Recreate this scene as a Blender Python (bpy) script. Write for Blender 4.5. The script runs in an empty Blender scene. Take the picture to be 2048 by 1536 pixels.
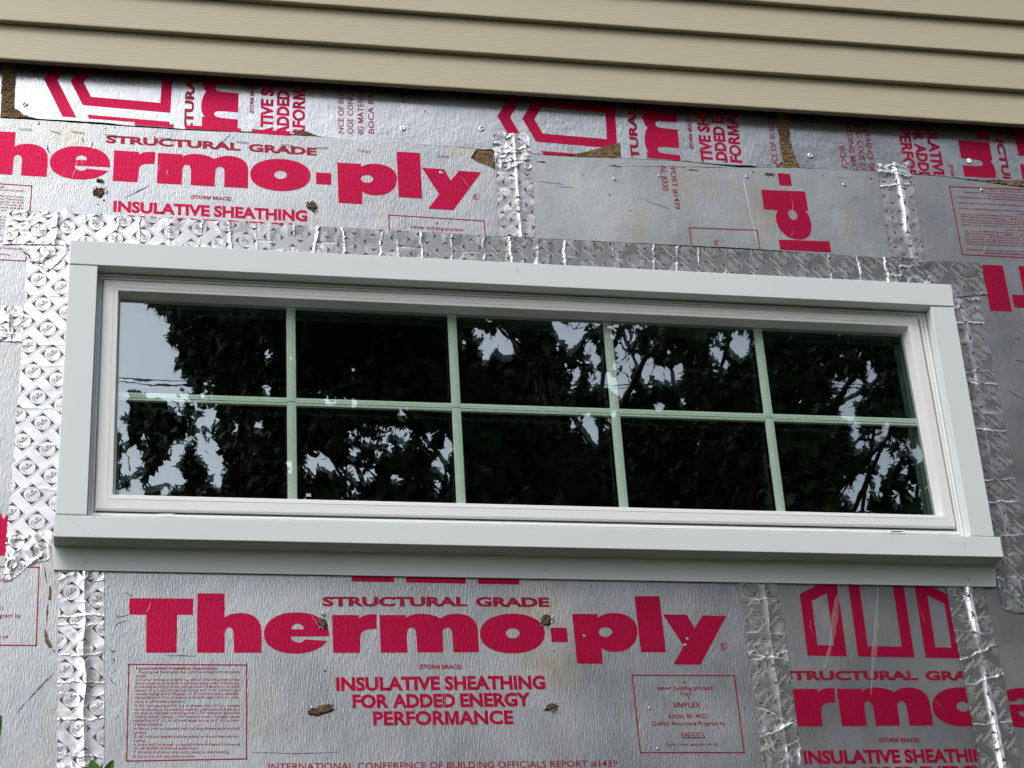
import bpy, bmesh, math, random
import numpy as np
from mathutils import Matrix, Vector
random.seed(7)
RNG = np.random.RandomState(11)
SC = bpy.context.scene
COL = SC.collection

# ------------------------------------------------------------------ camera
D = 3.376            # metres from the lens to the wall plane (y = 0)
ZO = 1.5             # height of the lens above the ground
YAW, PITCH, ROLL, F = 0.21702675, 0.48511165, -0.06540333, 4127.73
cy_, sy_, cp_, sp_ = math.cos(YAW), math.sin(YAW), math.cos(PITCH), math.sin(PITCH)
fw = Vector((sy_*cp_, cy_*cp_, sp_))
rt0 = Vector((cy_, -sy_, 0)); up0 = rt0.cross(fw)
cr_, sr_ = math.cos(ROLL), math.sin(ROLL)
rt = rt0*cr_ + up0*sr_; up = -rt0*sr_ + up0*cr_
cam = bpy.data.cameras.new('camera'); co = bpy.data.objects.new('camera', cam); COL.objects.link(co)
m = Matrix.Identity(4)
for i in range(3):
    m[i][0] = rt[i]; m[i][1] = up[i]; m[i][2] = -fw[i]
m[0][3], m[1][3], m[2][3] = 0, -D, ZO
co.matrix_world = m
cam.sensor_width = 36; cam.lens = 36*F/2048; cam.clip_start = .05; cam.clip_end = 500
SC.camera = co

def Wc(px, py, y=0.0):
    """point of the real place seen at a photo pixel, on the plane at depth y (z relative to lens height)"""
    d = fw*F + rt*(px-1024) - up*(py-768)
    t = (D+y)/d.y
    return (d.x*t, d.z*t)

# ------------------------------------------------------------------ light
w = bpy.data.worlds.new('World'); SC.world = w; w.use_nodes = True
nt = w.node_tree; nt.nodes.clear()
out = nt.nodes.new('ShaderNodeOutputWorld'); bg = nt.nodes.new('ShaderNodeBackground')
sky = nt.nodes.new('ShaderNodeTexSky'); sky.sky_type = 'NISHITA'; sky.sun_disc = False
SUN_EL, SUN_AZ = math.radians(56), math.radians(222)
sky.sun_elevation = SUN_EL; sky.sun_rotation = SUN_AZ; sky.dust_density = 4.0; sky.air_density = 1.0
hs = nt.nodes.new('ShaderNodeHueSaturation'); hs.inputs['Saturation'].default_value = 0.42
cl = nt.nodes.new('ShaderNodeTexNoise'); cl.inputs['Scale'].default_value = 2.6; cl.inputs['Detail'].default_value = 5
tcw = nt.nodes.new('ShaderNodeTexCoord'); mrw = nt.nodes.new('ShaderNodeMapRange')
mrw.inputs[1].default_value = .3; mrw.inputs[2].default_value = .7; mrw.inputs[3].default_value = .92; mrw.inputs[4].default_value = 1.3
vm = nt.nodes.new('ShaderNodeVectorMath'); vm.operation = 'SCALE'
nt.links.new(tcw.outputs['Generated'], cl.inputs['Vector']); nt.links.new(cl.outputs[0], mrw.inputs[0])
nt.links.new(sky.outputs[0], hs.inputs['Color']); nt.links.new(hs.outputs[0], vm.inputs[0]); nt.links.new(mrw.outputs[0], vm.inputs['Scale'])
nt.links.new(vm.outputs[0], bg.inputs[0]); bg.inputs[1].default_value = 0.15
nt.links.new(bg.outputs[0], out.inputs[0])
sun = bpy.data.lights.new('sun', 'SUN'); sun.energy = 1.0; sun.angle = math.radians(22); sun.color = (1, .97, .92)
so = bpy.data.objects.new('sun', sun); COL.objects.link(so)
sd = Vector((math.sin(SUN_AZ)*math.cos(SUN_EL), math.cos(SUN_AZ)*math.cos(SUN_EL), math.sin(SUN_EL)))
so.rotation_euler = sd.to_track_quat('Z', 'Y').to_euler()
SC.view_settings.view_transform = 'Standard'; SC.view_settings.look = 'None'
SC.view_settings.exposure = 0.5; SC.view_settings.gamma = 1
try:
    SC.cycles.max_bounces = 8; SC.cycles.transparent_max_bounces = 12
    SC.cycles.caustics_reflective = False; SC.cycles.caustics_refractive = False
except Exception: pass

# ------------------------------------------------------------------ materials
class NM:
    def __init__(s, name):
        s.m = bpy.data.materials.new(name); s.m.use_nodes = True; s.t = s.m.node_tree
        s.p = s.t.nodes['Principled BSDF']; s.o = s.t.nodes['Material Output']
    def n(s, kind, **kw):
        nd = s.t.nodes.new(kind)
        for k, v in kw.items():
            if k in nd.inputs: nd.inputs[k].default_value = v
            else: setattr(nd, k, v)
        return nd
    def l(s, a, b): s.t.links.new(a, b)
    def noise(s, sc, scale=1.0, detail=4, rough=.55, loc=(0, 0, 0), rot=(0, 0, 0), dist=0):
        tc = s.n('ShaderNodeTexCoord'); mp = s.n('ShaderNodeMapping')
        mp.inputs['Scale'].default_value = sc; mp.inputs['Location'].default_value = loc; mp.inputs['Rotation'].default_value = rot
        s.l(tc.outputs['Object'], mp.inputs[0])
        nz = s.n('ShaderNodeTexNoise'); nz.inputs['Scale'].default_value = scale
        nz.inputs['Detail'].default_value = detail; nz.inputs['Roughness'].default_value = rough; nz.inputs['Distortion'].default_value = dist
        s.l(mp.outputs[0], nz.inputs['Vector']); return nz.outputs[0]
    def mr(s, v, a, b, c, d):
        r = s.n('ShaderNodeMapRange'); s.l(v, r.inputs[0])
        for i, q in enumerate((a, b, c, d)): r.inputs[i+1].default_value = q
        return r.outputs[0]
    def mix(s, f, a, b):
        r = s.n('ShaderNodeMix'); r.data_type = 'RGBA'
        if isinstance(f, float): r.inputs[0].default_value = f
        else: s.l(f, r.inputs[0])
        for q, i in ((a, 6), (b, 7)):
            if isinstance(q, tuple): r.inputs[i].default_value = (*q, 1)
            else: s.l(q, r.inputs[i])
        return r.outputs[2]
    def bump(s, hs, dist=.001):
        prev = None
        for h, st in hs:
            b = s.n('ShaderNodeBump'); b.inputs['Strength'].default_value = st; b.inputs['Distance'].default_value = dist
            s.l(h, b.inputs['Height'])
            if prev: s.l(prev, b.inputs['Normal'])
            prev = b.outputs[0]
        s.l(prev, s.p.inputs['Normal'])
    def set(s, **k):
        for a, v in k.items(): s.p.inputs[a.replace('_', ' ')].default_value = v

def foil(name, col, rough, grain=(400, 1, 75), gs=.5, stain=.5, metal=1.0, loc=(0, 0, 0), dent=.5, stains=()):
    q = NM(name); q.set(Metallic=metal, Roughness=rough)
    fine = q.noise(grain, 1, 3, .6, loc); med = q.noise((38, 1, 30), 1, 3, .6, loc)
    low = q.noise((6, 1, 5), 1, 3, .5, loc)
    st = q.noise((4.2, 1, 3.1), 1, 6, .65, (loc[0]+3, 0, 1)); st2 = q.noise((60, 1, 45), 1, 4, .7, loc)
    f1 = q.mr(st, .53, .72, 0, stain); c = q.mix(f1, col, tuple(x*y for x, y in zip(col, (.80, .74, .62))))
    cb = q.noise((11, 1, 8), 1, 5, .6, (loc[0]+7, 0, 3)); c = q.mix(q.mr(cb, .45, .68, 0, .6), c, tuple(x*y for x, y in zip(col, (.84, .90, .99))))
    f2 = q.mr(st2, .62, .78, 0, .35); c = q.mix(f2, c, tuple(x*.62 for x in col))
    vs = q.noise((90, 1, 9), 1, 4, .6, loc); c = q.mix(q.mr(vs, .35, .7, 0, .22), c, tuple(x*.72 for x in col))
    # fine scratches rubbed through the foil
    sc = q.noise((14, 1, 330), 1, 2, .5, loc, (0, .5, 0)); sc2 = q.noise((300, 1, 12), 1, 2, .5, loc, (0, .25, 0))
    c = q.mix(q.mr(sc, .70, .76, 0, .30), c, tuple(x*.6 for x in col)); c = q.mix(q.mr(sc2, .72, .77, 0, .5), c, tuple(min(1, x*1.25) for x in col))
    for (sx, sz_, rad_) in stains:
        tcs = q.n('ShaderNodeTexCoord'); ds = q.n('ShaderNodeVectorMath'); ds.operation = 'DISTANCE'; ds.inputs[1].default_value = (sx, 0, sz_+ZO); q.l(tcs.outputs['Object'], ds.inputs[0])
        fall = q.mr(ds.outputs['Value'], rad_*.15, rad_, .75, 0); nn = q.mr(q.noise((22, 1, 14), 1, 5, .7), .38, .62, 0, 1)
        mu = q.n('ShaderNodeMath'); mu.operation = 'MULTIPLY'; q.l(fall, mu.inputs[0]); q.l(nn, mu.inputs[1]); c = q.mix(mu.outputs[0], c, (.50, .43, .30))
    q.l(c, q.p.inputs['Base Color']); q.l(q.mr(low, .3, .7, rough-.05, rough+.08), q.p.inputs['Roughness'])
    q.bump([(low, dent), (med, .35), (fine, gs)], .0016)
    return q.m

M = {}
M['foil_a'] = foil('embossed foil', (.50, .52, .53), .40, gs=.42, dent=1.0, stain=.8, stains=((.735, 1.37, .10), (.79, 1.27, .09), (.66, 2.36, .05), (-.1, 2.33, .05)))
M['foil_b'] = foil('smooth worn foil', (.52, .54, .54), .42, grain=(240, 1, 240), gs=.2, loc=(5, 0, 2), dent=.5, stain=.8, stains=((1.30, 2.27, .10), (1.15, 2.29, .07)))
M['foil_c'] = foil('rumpled foil', (.76, .78, .80), .29, grain=(160, 1, 60), gs=.3, loc=(9, 0, 4), dent=.9)
M['rub'] = foil('rubbed bright foil', (.8, .82, .83), .5, gs=.2)
M['rub'].node_tree.nodes['Principled BSDF'].inputs['Alpha'].default_value = .20
M['foil_d'] = foil('dimmed foil', (.44, .45, .455), .42, grain=(380, 1, 80), gs=.3, loc=(2, 0, 8), dent=.4)  # darker base stands in for the weaker sky reflection on right-hand sheets
def ink(name, col, metal=.75):
    q = NM(name); q.set(Metallic=metal, Roughness=.42)
    w_ = q.noise((120, 1, 60), 1, 4, .7); w2 = q.noise((8, 1, 8), 1, 3, .6)
    c = q.mix(q.mr(w_, .68, .8, 0, .45), col, (.75, .35, .40)); c = q.mix(q.mr(w2, .4, .75, 0, .25), c, tuple(x*.72 for x in col))
    q.l(c, q.p.inputs['Base Color'])
    q.bump([(q.noise((6, 1, 5), 1, 3), .4), (q.noise((330, 1, 110), 1, 3), .4)], .0016)
    return q.m
M['ink'] = ink('crimson ink', (.50, .004, .060)); M['ink_fine'] = ink('fine crimson ink', (.33, .004, .04), .5)

q = NM('crinkled aluminium tape'); q.set(Metallic=1.0, Roughness=.2)
at = q.n('ShaderNodeAttribute'); at.attribute_name = 'ink'
sm = q.noise((30, 30, 30), 1, 3)
base = q.mix(q.mr(sm, .4, .7, 0, .25), (.86, .87, .88), (.72, .72, .73))
q.l(q.mix(at.outputs['Fac'], base, (.085, .078, .082)), q.p.inputs['Base Color']); q.l(q.mr(at.outputs['Fac'], 0, 1, 1, .15), q.p.inputs['Metallic']); q.l(q.mr(at.outputs['Fac'], 0, 1, .5, .15), q.p.inputs['Specular IOR Level'])
q.l(q.mr(at.outputs['Fac'], 0, 1, .31, .6), q.p.inputs['Roughness'])
q.bump([(q.noise((420, 1, 90), 1, 3), .08), (q.noise((70, 70, 70), 1, 3), .1)], .001)
M['tape'] = q.m

def paint(name, col, rough=.42, dirt=.12, grain=0):
    q = NM(name); q.set(Roughness=rough)
    a = q.noise((3, 3, 3), 1, 5); b = q.noise((45, 45, 45), 1, 5, .7)
    c = q.mix(q.mr(a, .4, .75, 0, dirt), col, tuple(x*.82 for x in col)); c = q.mix(q.mr(b, .62, .8, 0, dirt*1.5), c, tuple(x*.7 for x in col))
    q.l(c, q.p.inputs['Base Color'])
    q.bump([(q.noise((60, 60, 60), 1, 3), .06), (q.noise((2, 2, 2), 1, 2), .25)], .002)
    return q.m
M['casing'] = paint('painted aluminium trim', (.655, .70, .71), .36)
M['vinyl'] = paint('white vinyl', (.76, .77, .775), .36, .12)
M['bar'] = paint('white grille bar', (.90, .94, .90), .4, .05)
M['gasket'] = paint('dark sealant', (.02, .022, .02), .6)
M['spacer'] = paint('grey spacer', (.10, .13, .115), .5)
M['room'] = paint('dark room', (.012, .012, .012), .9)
M['steel'] = NM('zinc steel').m; M['steel'].node_tree.nodes['Principled BSDF'].inputs['Metallic'].default_value = 1
M['steel'].node_tree.nodes['Principled BSDF'].inputs['Base Color'].default_value = (.5, .5, .5, 1)
M['steel'].node_tree.nodes['Principled BSDF'].inputs['Roughness'].default_value = .35
M['near_black'] = paint('dark hole', (.008, .006, .005), .9)

# siding: cream vinyl with pressed wood grain
q = NM('beige siding'); q.set(Roughness=.52)
a = q.noise((1.2, 1, 26), 1, 5, .6, dist=1.2); b = q.noise((14, 1, 330), 1, 4, .6, dist=.6); c0 = q.noise((2, 1, 2), 1, 4)
wv = q.n('ShaderNodeTexWave'); wv.bands_direction = 'Z'; wv.inputs['Scale'].default_value = 26; wv.inputs['Distortion'].default_value = 9
wv.inputs['Detail'].default_value = 3; wv.inputs['Detail Scale'].default_value = .7
tc = q.n('ShaderNodeTexCoord'); mp = q.n('ShaderNodeMapping'); mp.inputs['Scale'].default_value = (.35, 1, 1.6)
q.l(tc.outputs['Object'], mp.inputs[0]); q.l(mp.outputs[0], wv.inputs['Vector'])
col = q.mix(q.mr(c0, .35, .7, 0, .3), (.395, .35, .248), (.355, .312, .22)); col = q.mix(q.mr(b, .6, .75, 0, .3), col, (.33, .30, .225))
q.l(col, q.p.inputs['Base Color']); q.bump([(wv.outputs['Fac'], .12), (b, .25), (a, .22)], .0012)
M['siding'] = q.m
q = NM('fibrous brown board'); q.set(Roughness=.9)
a = q.noise((60, 60, 110), 1, 5, .7); b = q.noise((260, 260, 90), 1, 3)
q.l(q.mix(q.mr(a, .3, .7, 0, 1), (.05, .026, .010), (.30, .19, .085)), q.p.inputs['Base Color']); q.bump([(a, .9), (b, .8)], .004)
M['fibre'] = q.m
q = NM('dark torn fibre'); q.set(Roughness=.9)
q.l(q.mix(q.mr(q.noise((160, 160, 260), 1, 5, .7), .35, .65, 0, 1), (.012, .007, .004), (.19, .12, .06)), q.p.inputs['Base Color']); q.bump([(q.noise((160, 160, 260), 1, 4), 1)], .003); M['torn'] = q.m
q = NM('dark backing board'); q.set(Roughness=.9)
q.l(q.mix(q.noise((30, 30, 30), 1, 4), (.03, .018, .010), (.07, .04, .02)), q.p.inputs['Base Color']); M['backing'] = q.m
q = NM('bark'); q.set(Roughness=.9)
q.l(q.mix(q.noise((14, 14, 3), 1, 5), (.025, .02, .015), (.07, .055, .045)), q.p.inputs['Base Color']); q.bump([(q.noise((16, 16, 3), 1, 5), 1)], .02); M['bark'] = q.m
def leafm(name, c1, c2):
    q = NM(name); q.set(Roughness=.7, Specular_IOR_Level=.12); q.l(q.mix(q.noise((3, 3, 3), 1, 3), c1, c2), q.p.inputs['Base Color']); return q.m
M['leaf'] = leafm('oak leaf', (.016, .028, .010), (.032, .052, .015)); M['leaf2'] = leafm('shrub leaf', (.05, .12, .02), (.11, .20, .05))
q = NM('grass'); q.set(Roughness=.9); q.l(q.mix(q.noise((1, 1, 1), 1, 6), (.022, .026, .014), (.05, .056, .03)), q.p.inputs['Base Color']); M['grass'] = q.m
q = NM('concrete'); q.set(Roughness=.85); q.l(q.mix(q.noise((9, 9, 9), 1, 6), (.22, .21, .20), (.34, .33, .31)), q.p.inputs['Base Color']); M['concrete'] = q.m

def glassm(name, refl, tint):
    q = NM(name); t = q.t; t.nodes.remove(q.p)
    tr = q.n('ShaderNodeBsdfTransparent'); tr.inputs[0].default_value = (*tint, 1)
    gl = q.n('ShaderNodeBsdfGlossy'); gl.inputs['Roughness'].default_value = 0.0; gl.inputs['Color'].default_value = (.86, .97, 1, 1)
    ge = q.n('ShaderNodeNewGeometry'); dt = q.n('ShaderNodeVectorMath'); dt.operation = 'DOT_PRODUCT'
    q.l(ge.outputs['Incoming'], dt.inputs[0]); q.l(ge.outputs['Normal'], dt.inputs[1])
    def mth(op, a, b=None, c=None):
        nd = q.n('ShaderNodeMath'); nd.operation = op
        for i, v in enumerate((a, b, c)):
            if v is None: continue
            if isinstance(v, (int, float)): nd.inputs[i].default_value = v
            else: q.l(v, nd.inputs[i])
        return nd.outputs[0]
    sch = mth('POWER', mth('SUBTRACT', 1.0, mth('ABSOLUTE', dt.outputs['Value'])), 5.0)
    fr = mth('MULTIPLY_ADD', sch, 1-refl, refl)
    mx = q.n('ShaderNodeMixShader')
    nz = q.noise((5, 5, 9), 1, 2, .5); nz2 = q.noise((26, 26, 40), 1, 2, .5)
    b = q.n('ShaderNodeBump'); b.inputs['Strength'].default_value = .05; b.inputs['Distance'].default_value = .002; q.l(nz, b.inputs['Height'])
    b2 = q.n('ShaderNodeBump'); b2.inputs['Strength'].default_value = .03; b2.inputs['Distance'].default_value = .0003; q.l(nz2, b2.inputs['Height']); q.l(b.outputs[0], b2.inputs['Normal'])
    q.l(b2.outputs[0], gl.inputs['Normal']); q.l(fr, mx.inputs[0]); q.l(tr.outputs[0], mx.inputs[1]); q.l(gl.outputs[0], mx.inputs[2])
    q.l(mx.outputs[0], q.o.inputs[0]); return q.m
M['glass'] = glassm('window glass', .32, (.87, 1.0, .925)); M['glass_in'] = glassm('inner glass', .05, (.80, .9, .85))

# ------------------------------------------------------------------ helpers
def tag(o, label=None, cat=None, group=None, kind=None):
    if label: o['label'] = label
    if cat: o['category'] = cat
    if group: o['group'] = group
    if kind: o['kind'] = kind
    return o
def link(name, me, mat=None, parent=None):
    o = bpy.data.objects.new(name, me); COL.objects.link(o)
    if mat: me.materials.append(M[mat] if isinstance(mat, str) else mat)
    if parent: o.parent = parent
    return o
def empty(name, *a, **k):
    o = bpy.data.objects.new(name, None); o.empty_display_size = .1; COL.objects.link(o); return tag(o, *a, **k)
def mesh(name, verts, faces, mat=None, parent=None, smooth=False, zo=True):
    me = bpy.data.meshes.new(name)
    me.from_pydata([(v[0], v[1], v[2]+(ZO if zo else 0)) for v in verts], [], faces); me.update()
    if smooth: me.polygons.foreach_set('use_smooth', [True]*len(me.polygons))
    return link(name, me, mat, parent)
def bigmesh(name, V, T, mat, parent=None, smooth=False):
    me = bpy.data.meshes.new(name); V = np.asarray(V, np.float32); T = np.asarray(T, np.int32); k = T.shape[1]
    me.vertices.add(len(V)); me.vertices.foreach_set('co', V.ravel())
    me.loops.add(T.size); me.loops.foreach_set('vertex_index', T.ravel())
    me.polygons.add(len(T)); me.polygons.foreach_set('loop_start', np.arange(0, T.size, k, dtype=np.int32))
    if smooth: me.polygons.foreach_set('use_smooth', np.ones(len(T), bool))
    me.update(); me.validate(); return link(name, me, mat, parent)
def bevel(o, w=.001, seg=2):
    b = o.modifiers.new('bevel', 'BEVEL'); b.width = w; b.segments = seg; b.limit_method = 'ANGLE'; b.angle_limit = .6; return o
def prism(name, pts, yf, yb, mat, parent=None, bev=0):
    """pts: (x, z) outline counter-clockwise or not; extruded from yf (front, towards the camera) back to yb"""
    bm = bmesh.new(); f = [bm.verts.new((x, yf, z+ZO)) for x, z in pts]; b = [bm.verts.new((x, yb, z+ZO)) for x, z in pts]
    n = len(pts); bm.faces.new(f); bm.faces.new(b[::-1])
    for i in range(n): bm.faces.new((f[i], b[i], b[(i+1) % n], f[(i+1) % n]))
    bmesh.ops.triangulate(bm, faces=[x for x in bm.faces if len(x.verts) > 4])
    bmesh.ops.recalc_face_normals(bm, faces=bm.faces)
    me = bpy.data.meshes.new(name); bm.to_mesh(me); bm.free(); o = link(name, me, mat, parent)
    if bev: bevel(o, bev)
    return o
def PX(pts, y=0.0): return [Wc(a, b, y) for a, b in pts]
def tube(pts, rad, seg=8):
    V = []; Fc = []
    pts = [Vector(p) for p in pts]
    for i, p in enumerate(pts):
        d = (pts[min(i+1, len(pts)-1)]-pts[max(i-1, 0)]).normalized()
        a = d.cross(Vector((0.31, .2, 1)) if abs(d.z) < .95 else Vector((1, 0, 0))).normalized(); b = d.cross(a)
        r = rad[i] if isinstance(rad, (list, tuple)) else rad
        for k in range(seg):
            t = 2*math.pi*k/seg; V.append(p+a*math.cos(t)*r+b*math.sin(t)*r)
    for i in range(len(pts)-1):
        for k in range(seg):
            Fc.append((i*seg+k, i*seg+(k+1) % seg, (i+1)*seg+(k+1) % seg, (i+1)*seg+k))
    Fc.append(tuple(range(seg))[::-1]); Fc.append(tuple((len(pts)-1)*seg+k for k in range(seg)))
    return V, Fc
class MB:
    def __init__(s): s.V = []; s.F = []
    def add(s, V, Fc):
        n = len(s.V); s.V += [tuple(v) for v in V]; s.F += [tuple(i+n for i in f) for f in Fc]
    def build(s, name, mat, parent=None, smooth=False, zo=True): return mesh(name, s.V, s.F, mat, parent, smooth, zo)
def vnoise(x, y, seed):
    r = np.random.RandomState(seed).rand(64, 64); xi = np.floor(x).astype(int); yi = np.floor(y).astype(int)
    fx = x-xi; fy = y-yi; fx = fx*fx*(3-2*fx); fy = fy*fy*(3-2*fy); g = lambda a, b: r[a % 64, b % 64]
    return (g(xi, yi)*(1-fx)+g(xi+1, yi)*fx)*(1-fy)+(g(xi, yi+1)*(1-fx)+g(xi+1, yi+1)*fx)*fy
def inpoly(x, y, P):
    r = np.zeros(x.shape, bool); n = len(P)
    for i in range(n):
        x1, y1 = P[i]; x2, y2 = P[(i+1) % n]
        if y1 == y2: continue
        c = ((y1 > y) != (y2 > y)) & (x < (x2-x1)*(y-y1)/(y2-y1)+x1); r ^= c
    return r

# ------------------------------------------------------------------ ground and house shell
o = mesh('lawn', [(-120, -120, -ZO), (120, -120, -ZO), (120, 40, -ZO), (-120, 40, -ZO)], [(0, 1, 2, 3)], 'grass'); tag(o, 'mown green lawn in front of the house', None, None, 'structure')
XL, XR = -1.5, 3.3
OPX0, OPX1, OPZ0, OPZ1 = -.05, 1.66, 1.50, 2.06      # window opening
house = empty('house_wall', 'dark brown backing board of the house wall behind the foil sheathing', 'wall')
def box(name, x0, x1, y0, y1, z0, z1, mat, parent=None):
    V = [(x0, y0, z0), (x1, y0, z0), (x1, y1, z0), (x0, y1, z0), (x0, y0, z1), (x1, y0, z1), (x1, y1, z1), (x0, y1, z1)]
    return mesh(name, V, [(0, 1, 5, 4), (1, 2, 6, 5), (2, 3, 7, 6), (3, 0, 4, 7), (4, 5, 6, 7), (3, 2, 1, 0)], mat, parent)
mb = MB()
for (a, b, c, d) in ((XL, OPX0, -1.0, 3.6), (OPX1, XR, -1.0, 3.6), (OPX0, OPX1, OPZ1, 3.6), (OPX0, OPX1, -1.0, OPZ0)):
    V = [(a, .0042, c), (b, .0042, c), (b, .10, c), (a, .10, c), (a, .0042, d), (b, .0042, d), (b, .10, d), (a, .10, d)]
    mb.add(V, [(0, 1, 5, 4), (1, 2, 6, 5), (2, 3, 7, 6), (3, 0, 4, 7), (4, 5, 6, 7), (3, 2, 1, 0)])
mb.build('backing_board', 'backing', house)
box('foundation', XL, XR, -.03, .2, -ZO-.1, -1.0, 'concrete', house)
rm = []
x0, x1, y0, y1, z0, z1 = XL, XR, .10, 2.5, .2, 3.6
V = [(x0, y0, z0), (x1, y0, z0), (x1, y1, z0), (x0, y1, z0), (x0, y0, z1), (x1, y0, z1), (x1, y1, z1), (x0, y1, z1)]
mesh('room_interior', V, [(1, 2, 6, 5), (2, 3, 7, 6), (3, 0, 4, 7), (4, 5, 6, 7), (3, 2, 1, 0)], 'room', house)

# ------------------------------------------------------------------ siding
sid = empty('siding', 'beige horizontal lap siding with wood grain above the foil sheathing', 'siding')
zl = Wc(0, 117, -.03)[1]; zr = Wc(2048, 249.5, -.03)[1]; xl = Wc(0, 117, -.03)[0]; xr = Wc(2048, 249.5, -.03)[0]
slope = (zr-zl)/(xr-xl)
def sz(px, py): a = Wc(px, py, -.03); return a[1]-slope*(a[0]-xl)
lines = [zl, (sz(760, 90.7)+sz(1528, 145)+sz(2048, 179.8))/3, (sz(760, 15.2)+sz(1528, 73.9)+sz(2048, 109.7))/3, (sz(1528, .5)+sz(2048, 39.4))/2]
h2 = lines[2]-lines[0]
print('siding', lines, slope)
for k in range(5):
    b0 = lines[0]+k*h2; b1 = lines[1]+k*h2; b2 = lines[2]+k*h2
    # double-course board: profile (y, z) from bottom hem up
    prof = [(-.020, b0+.012), (-.020, b0+.0003), (-.0285, b0), (-.0300, b0+.0008), (-.0302, b0+.0025), (-.0175, b1-.0015), (-.0172, b1), (-.0195, b1+.0006), (-.0285, b1-.0001), (-.0300, b1+.0008), (-.0302, b1+.0025), (-.0165, b2+.012)]
    N = 25; V = []
    for i in range(N):
        x = XL+(XR-XL)*i/(N-1)
        wob = .0006*math.sin(x*3.1+k*2)+.0004*math.sin(x*7.7+k)
        for (y, z) in prof: V.append((x, y+wob, z+slope*(x-xl)+wob*.5))
    L = len(prof); Fc = [(i*L+j, (i+1)*L+j, (i+1)*L+j+1, i*L+j+1) for i in range(N-1) for j in range(L-1)]
    o = mesh('siding_board', V, Fc, 'siding', sid)
    s = o.modifiers.new('s', 'SOLIDIFY'); s.thickness = .0011; s.offset = 1

# ------------------------------------------------------------------ print stencil (one sheet's printing)
def fontmesh(s, bold=0.0):
    V, Fc = fontmesh_(s, bold)
    if bold > 0 and 'M' in s:
        w_ = fontmesh_('I', bold)[0]; tk = max(v[0] for v in w_)-min(v[0] for v in w_); cx = lambda f: sum(V[i][0] for i in f)/len(f)
        for k in [k for k, ch in enumerate(s) if ch == 'M']:
            a = max(v[0] for v in fontmesh_(s[:k], 0)[0]) if k else -9; W2 = fontmesh_(s[:k+1], 0)[0]; c = max(v[0] for v in W2)
            Fc = [f for f in Fc if not (a+.02 < cx(f) < c+.01)]
            mw = fontmesh_('M', 0)[0]; wM = max(v[0] for v in mw)-min(v[0] for v in mw); h = max(v[1] for v in mw); x1 = c+bold*.8; x0 = c-wM-bold*.8; xm = (x0+x1)/2; b0 = -bold*.8; h += bold*.8
            V3, F3 = shape([(x0, b0), (x0, h), (x0+tk*1.15, h), (xm, h*.36), (x1-tk*1.15, h), (x1, h), (x1, b0), (x1-tk, b0), (x1-tk, h*.66), (xm+tk*.42, b0), (xm-tk*.42, b0), (x0+tk, h*.66), (x0+tk, b0)])
            n = len(V); V = V+V3; Fc = Fc+[tuple(i+n for i in f) for f in F3]
        used = sorted({i for f in Fc for i in f}); mp = {u: i for i, u in enumerate(used)}; V = [V[u] for u in used]; Fc = [tuple(mp[i] for i in f) for f in Fc]
    return V, Fc
def fontmesh_(s, bold=0.0):
    c = bpy.data.curves.new('t', 'FONT'); c.body = s; c.size = 1; c.offset = bold; c.resolution_u = 3; c.fill_mode = 'FRONT'
    o = bpy.data.objects.new('t', c); COL.objects.link(o); bpy.context.view_layer.update()
    dg = bpy.context.evaluated_depsgraph_get(); me = bpy.data.meshes.new_from_object(o.evaluated_get(dg))
    V = [(v.co.x, v.co.y) for v in me.vertices]; Fc = [tuple(p.vertices) for p in me.polygons]
    bpy.data.objects.remove(o); bpy.data.curves.remove(c); bpy.data.meshes.remove(me)
    return V, Fc
_cap = {}
def capheight(b):
    if b not in _cap: V, _ = fontmesh('H', b); _cap[b] = max(v[1] for v in V)-min(v[1] for v in V)
    return _cap[b]
def text(s, pl, pr, cap, bold=.0, wide=None):
    """pl, pr: baseline ends in master coordinates; cap height in metres"""
    V, Fc = fontmesh(s, bold); x0 = min(v[0] for v in V); x1 = max(v[0] for v in V)
    dx, dz = pr[0]-pl[0], pr[1]-pl[1]; L = math.hypot(dx, dz); ux, uz = dx/L, dz/L
    sx = L/(x1-x0); szz = cap/capheight(bold)
    return [(pl[0]+ux*(x-x0)*sx-uz*y*szz, pl[1]+uz*(x-x0)*sx+ux*y*szz) for x, y in V], Fc
def shape(outer, holes=()):
    c = bpy.data.curves.new('c', 'CURVE'); c.dimensions = '2D'; c.fill_mode = 'BOTH'
    for poly in (outer, *holes):
        s = c.splines.new('POLY'); s.points.add(len(poly)-1); s.use_cyclic_u = True
        for p, (x, z) in zip(s.points, poly): p.co = (x, z, 0, 1)
    o = bpy.data.objects.new('c', c); COL.objects.link(o); bpy.context.view_layer.update()
    me = bpy.data.meshes.new_from_object(o.evaluated_get(bpy.context.evaluated_depsgraph_get()))
    V = [(v.co.x, v.co.y) for v in me.vertices]; Fc = [tuple(p.vertices) for p in me.polygons]
    bpy.data.objects.remove(o); bpy.data.curves.remove(c); bpy.data.meshes.remove(me)
    return V, Fc
def smoothpoly(P, keep):
    """Catmull-Rom through runs of soft points; points whose index is in keep stay corners"""
    n = len(P); out = []
    for i in range(n):
        p0, p1, p2, p3 = P[i-1], P[i], P[(i+1) % n], P[(i+2) % n]; out.append(p1)
        if i in keep and (i+1) % n in keep: continue
        if i in keep: p0 = p1
        if (i+1) % n in keep: p3 = p2
        for t in (.25, .5, .75):
            out.append(tuple(.5*((2*p1[k])+(-p0[k]+p2[k])*t+(2*p0[k]-5*p1[k]+4*p2[k]-p3[k])*t*t+(-p0[k]+3*p1[k]-3*p2[k]+p3[k])*t**3) for k in (0, 1)))
    return out
Z1 = lambda P: [Wc(a/3.783, 1130+b/3.783) for a, b in P]
Z2 = lambda P: [Wc(500+a/3.783, 1130+b/3.783) for a, b in P]
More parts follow.
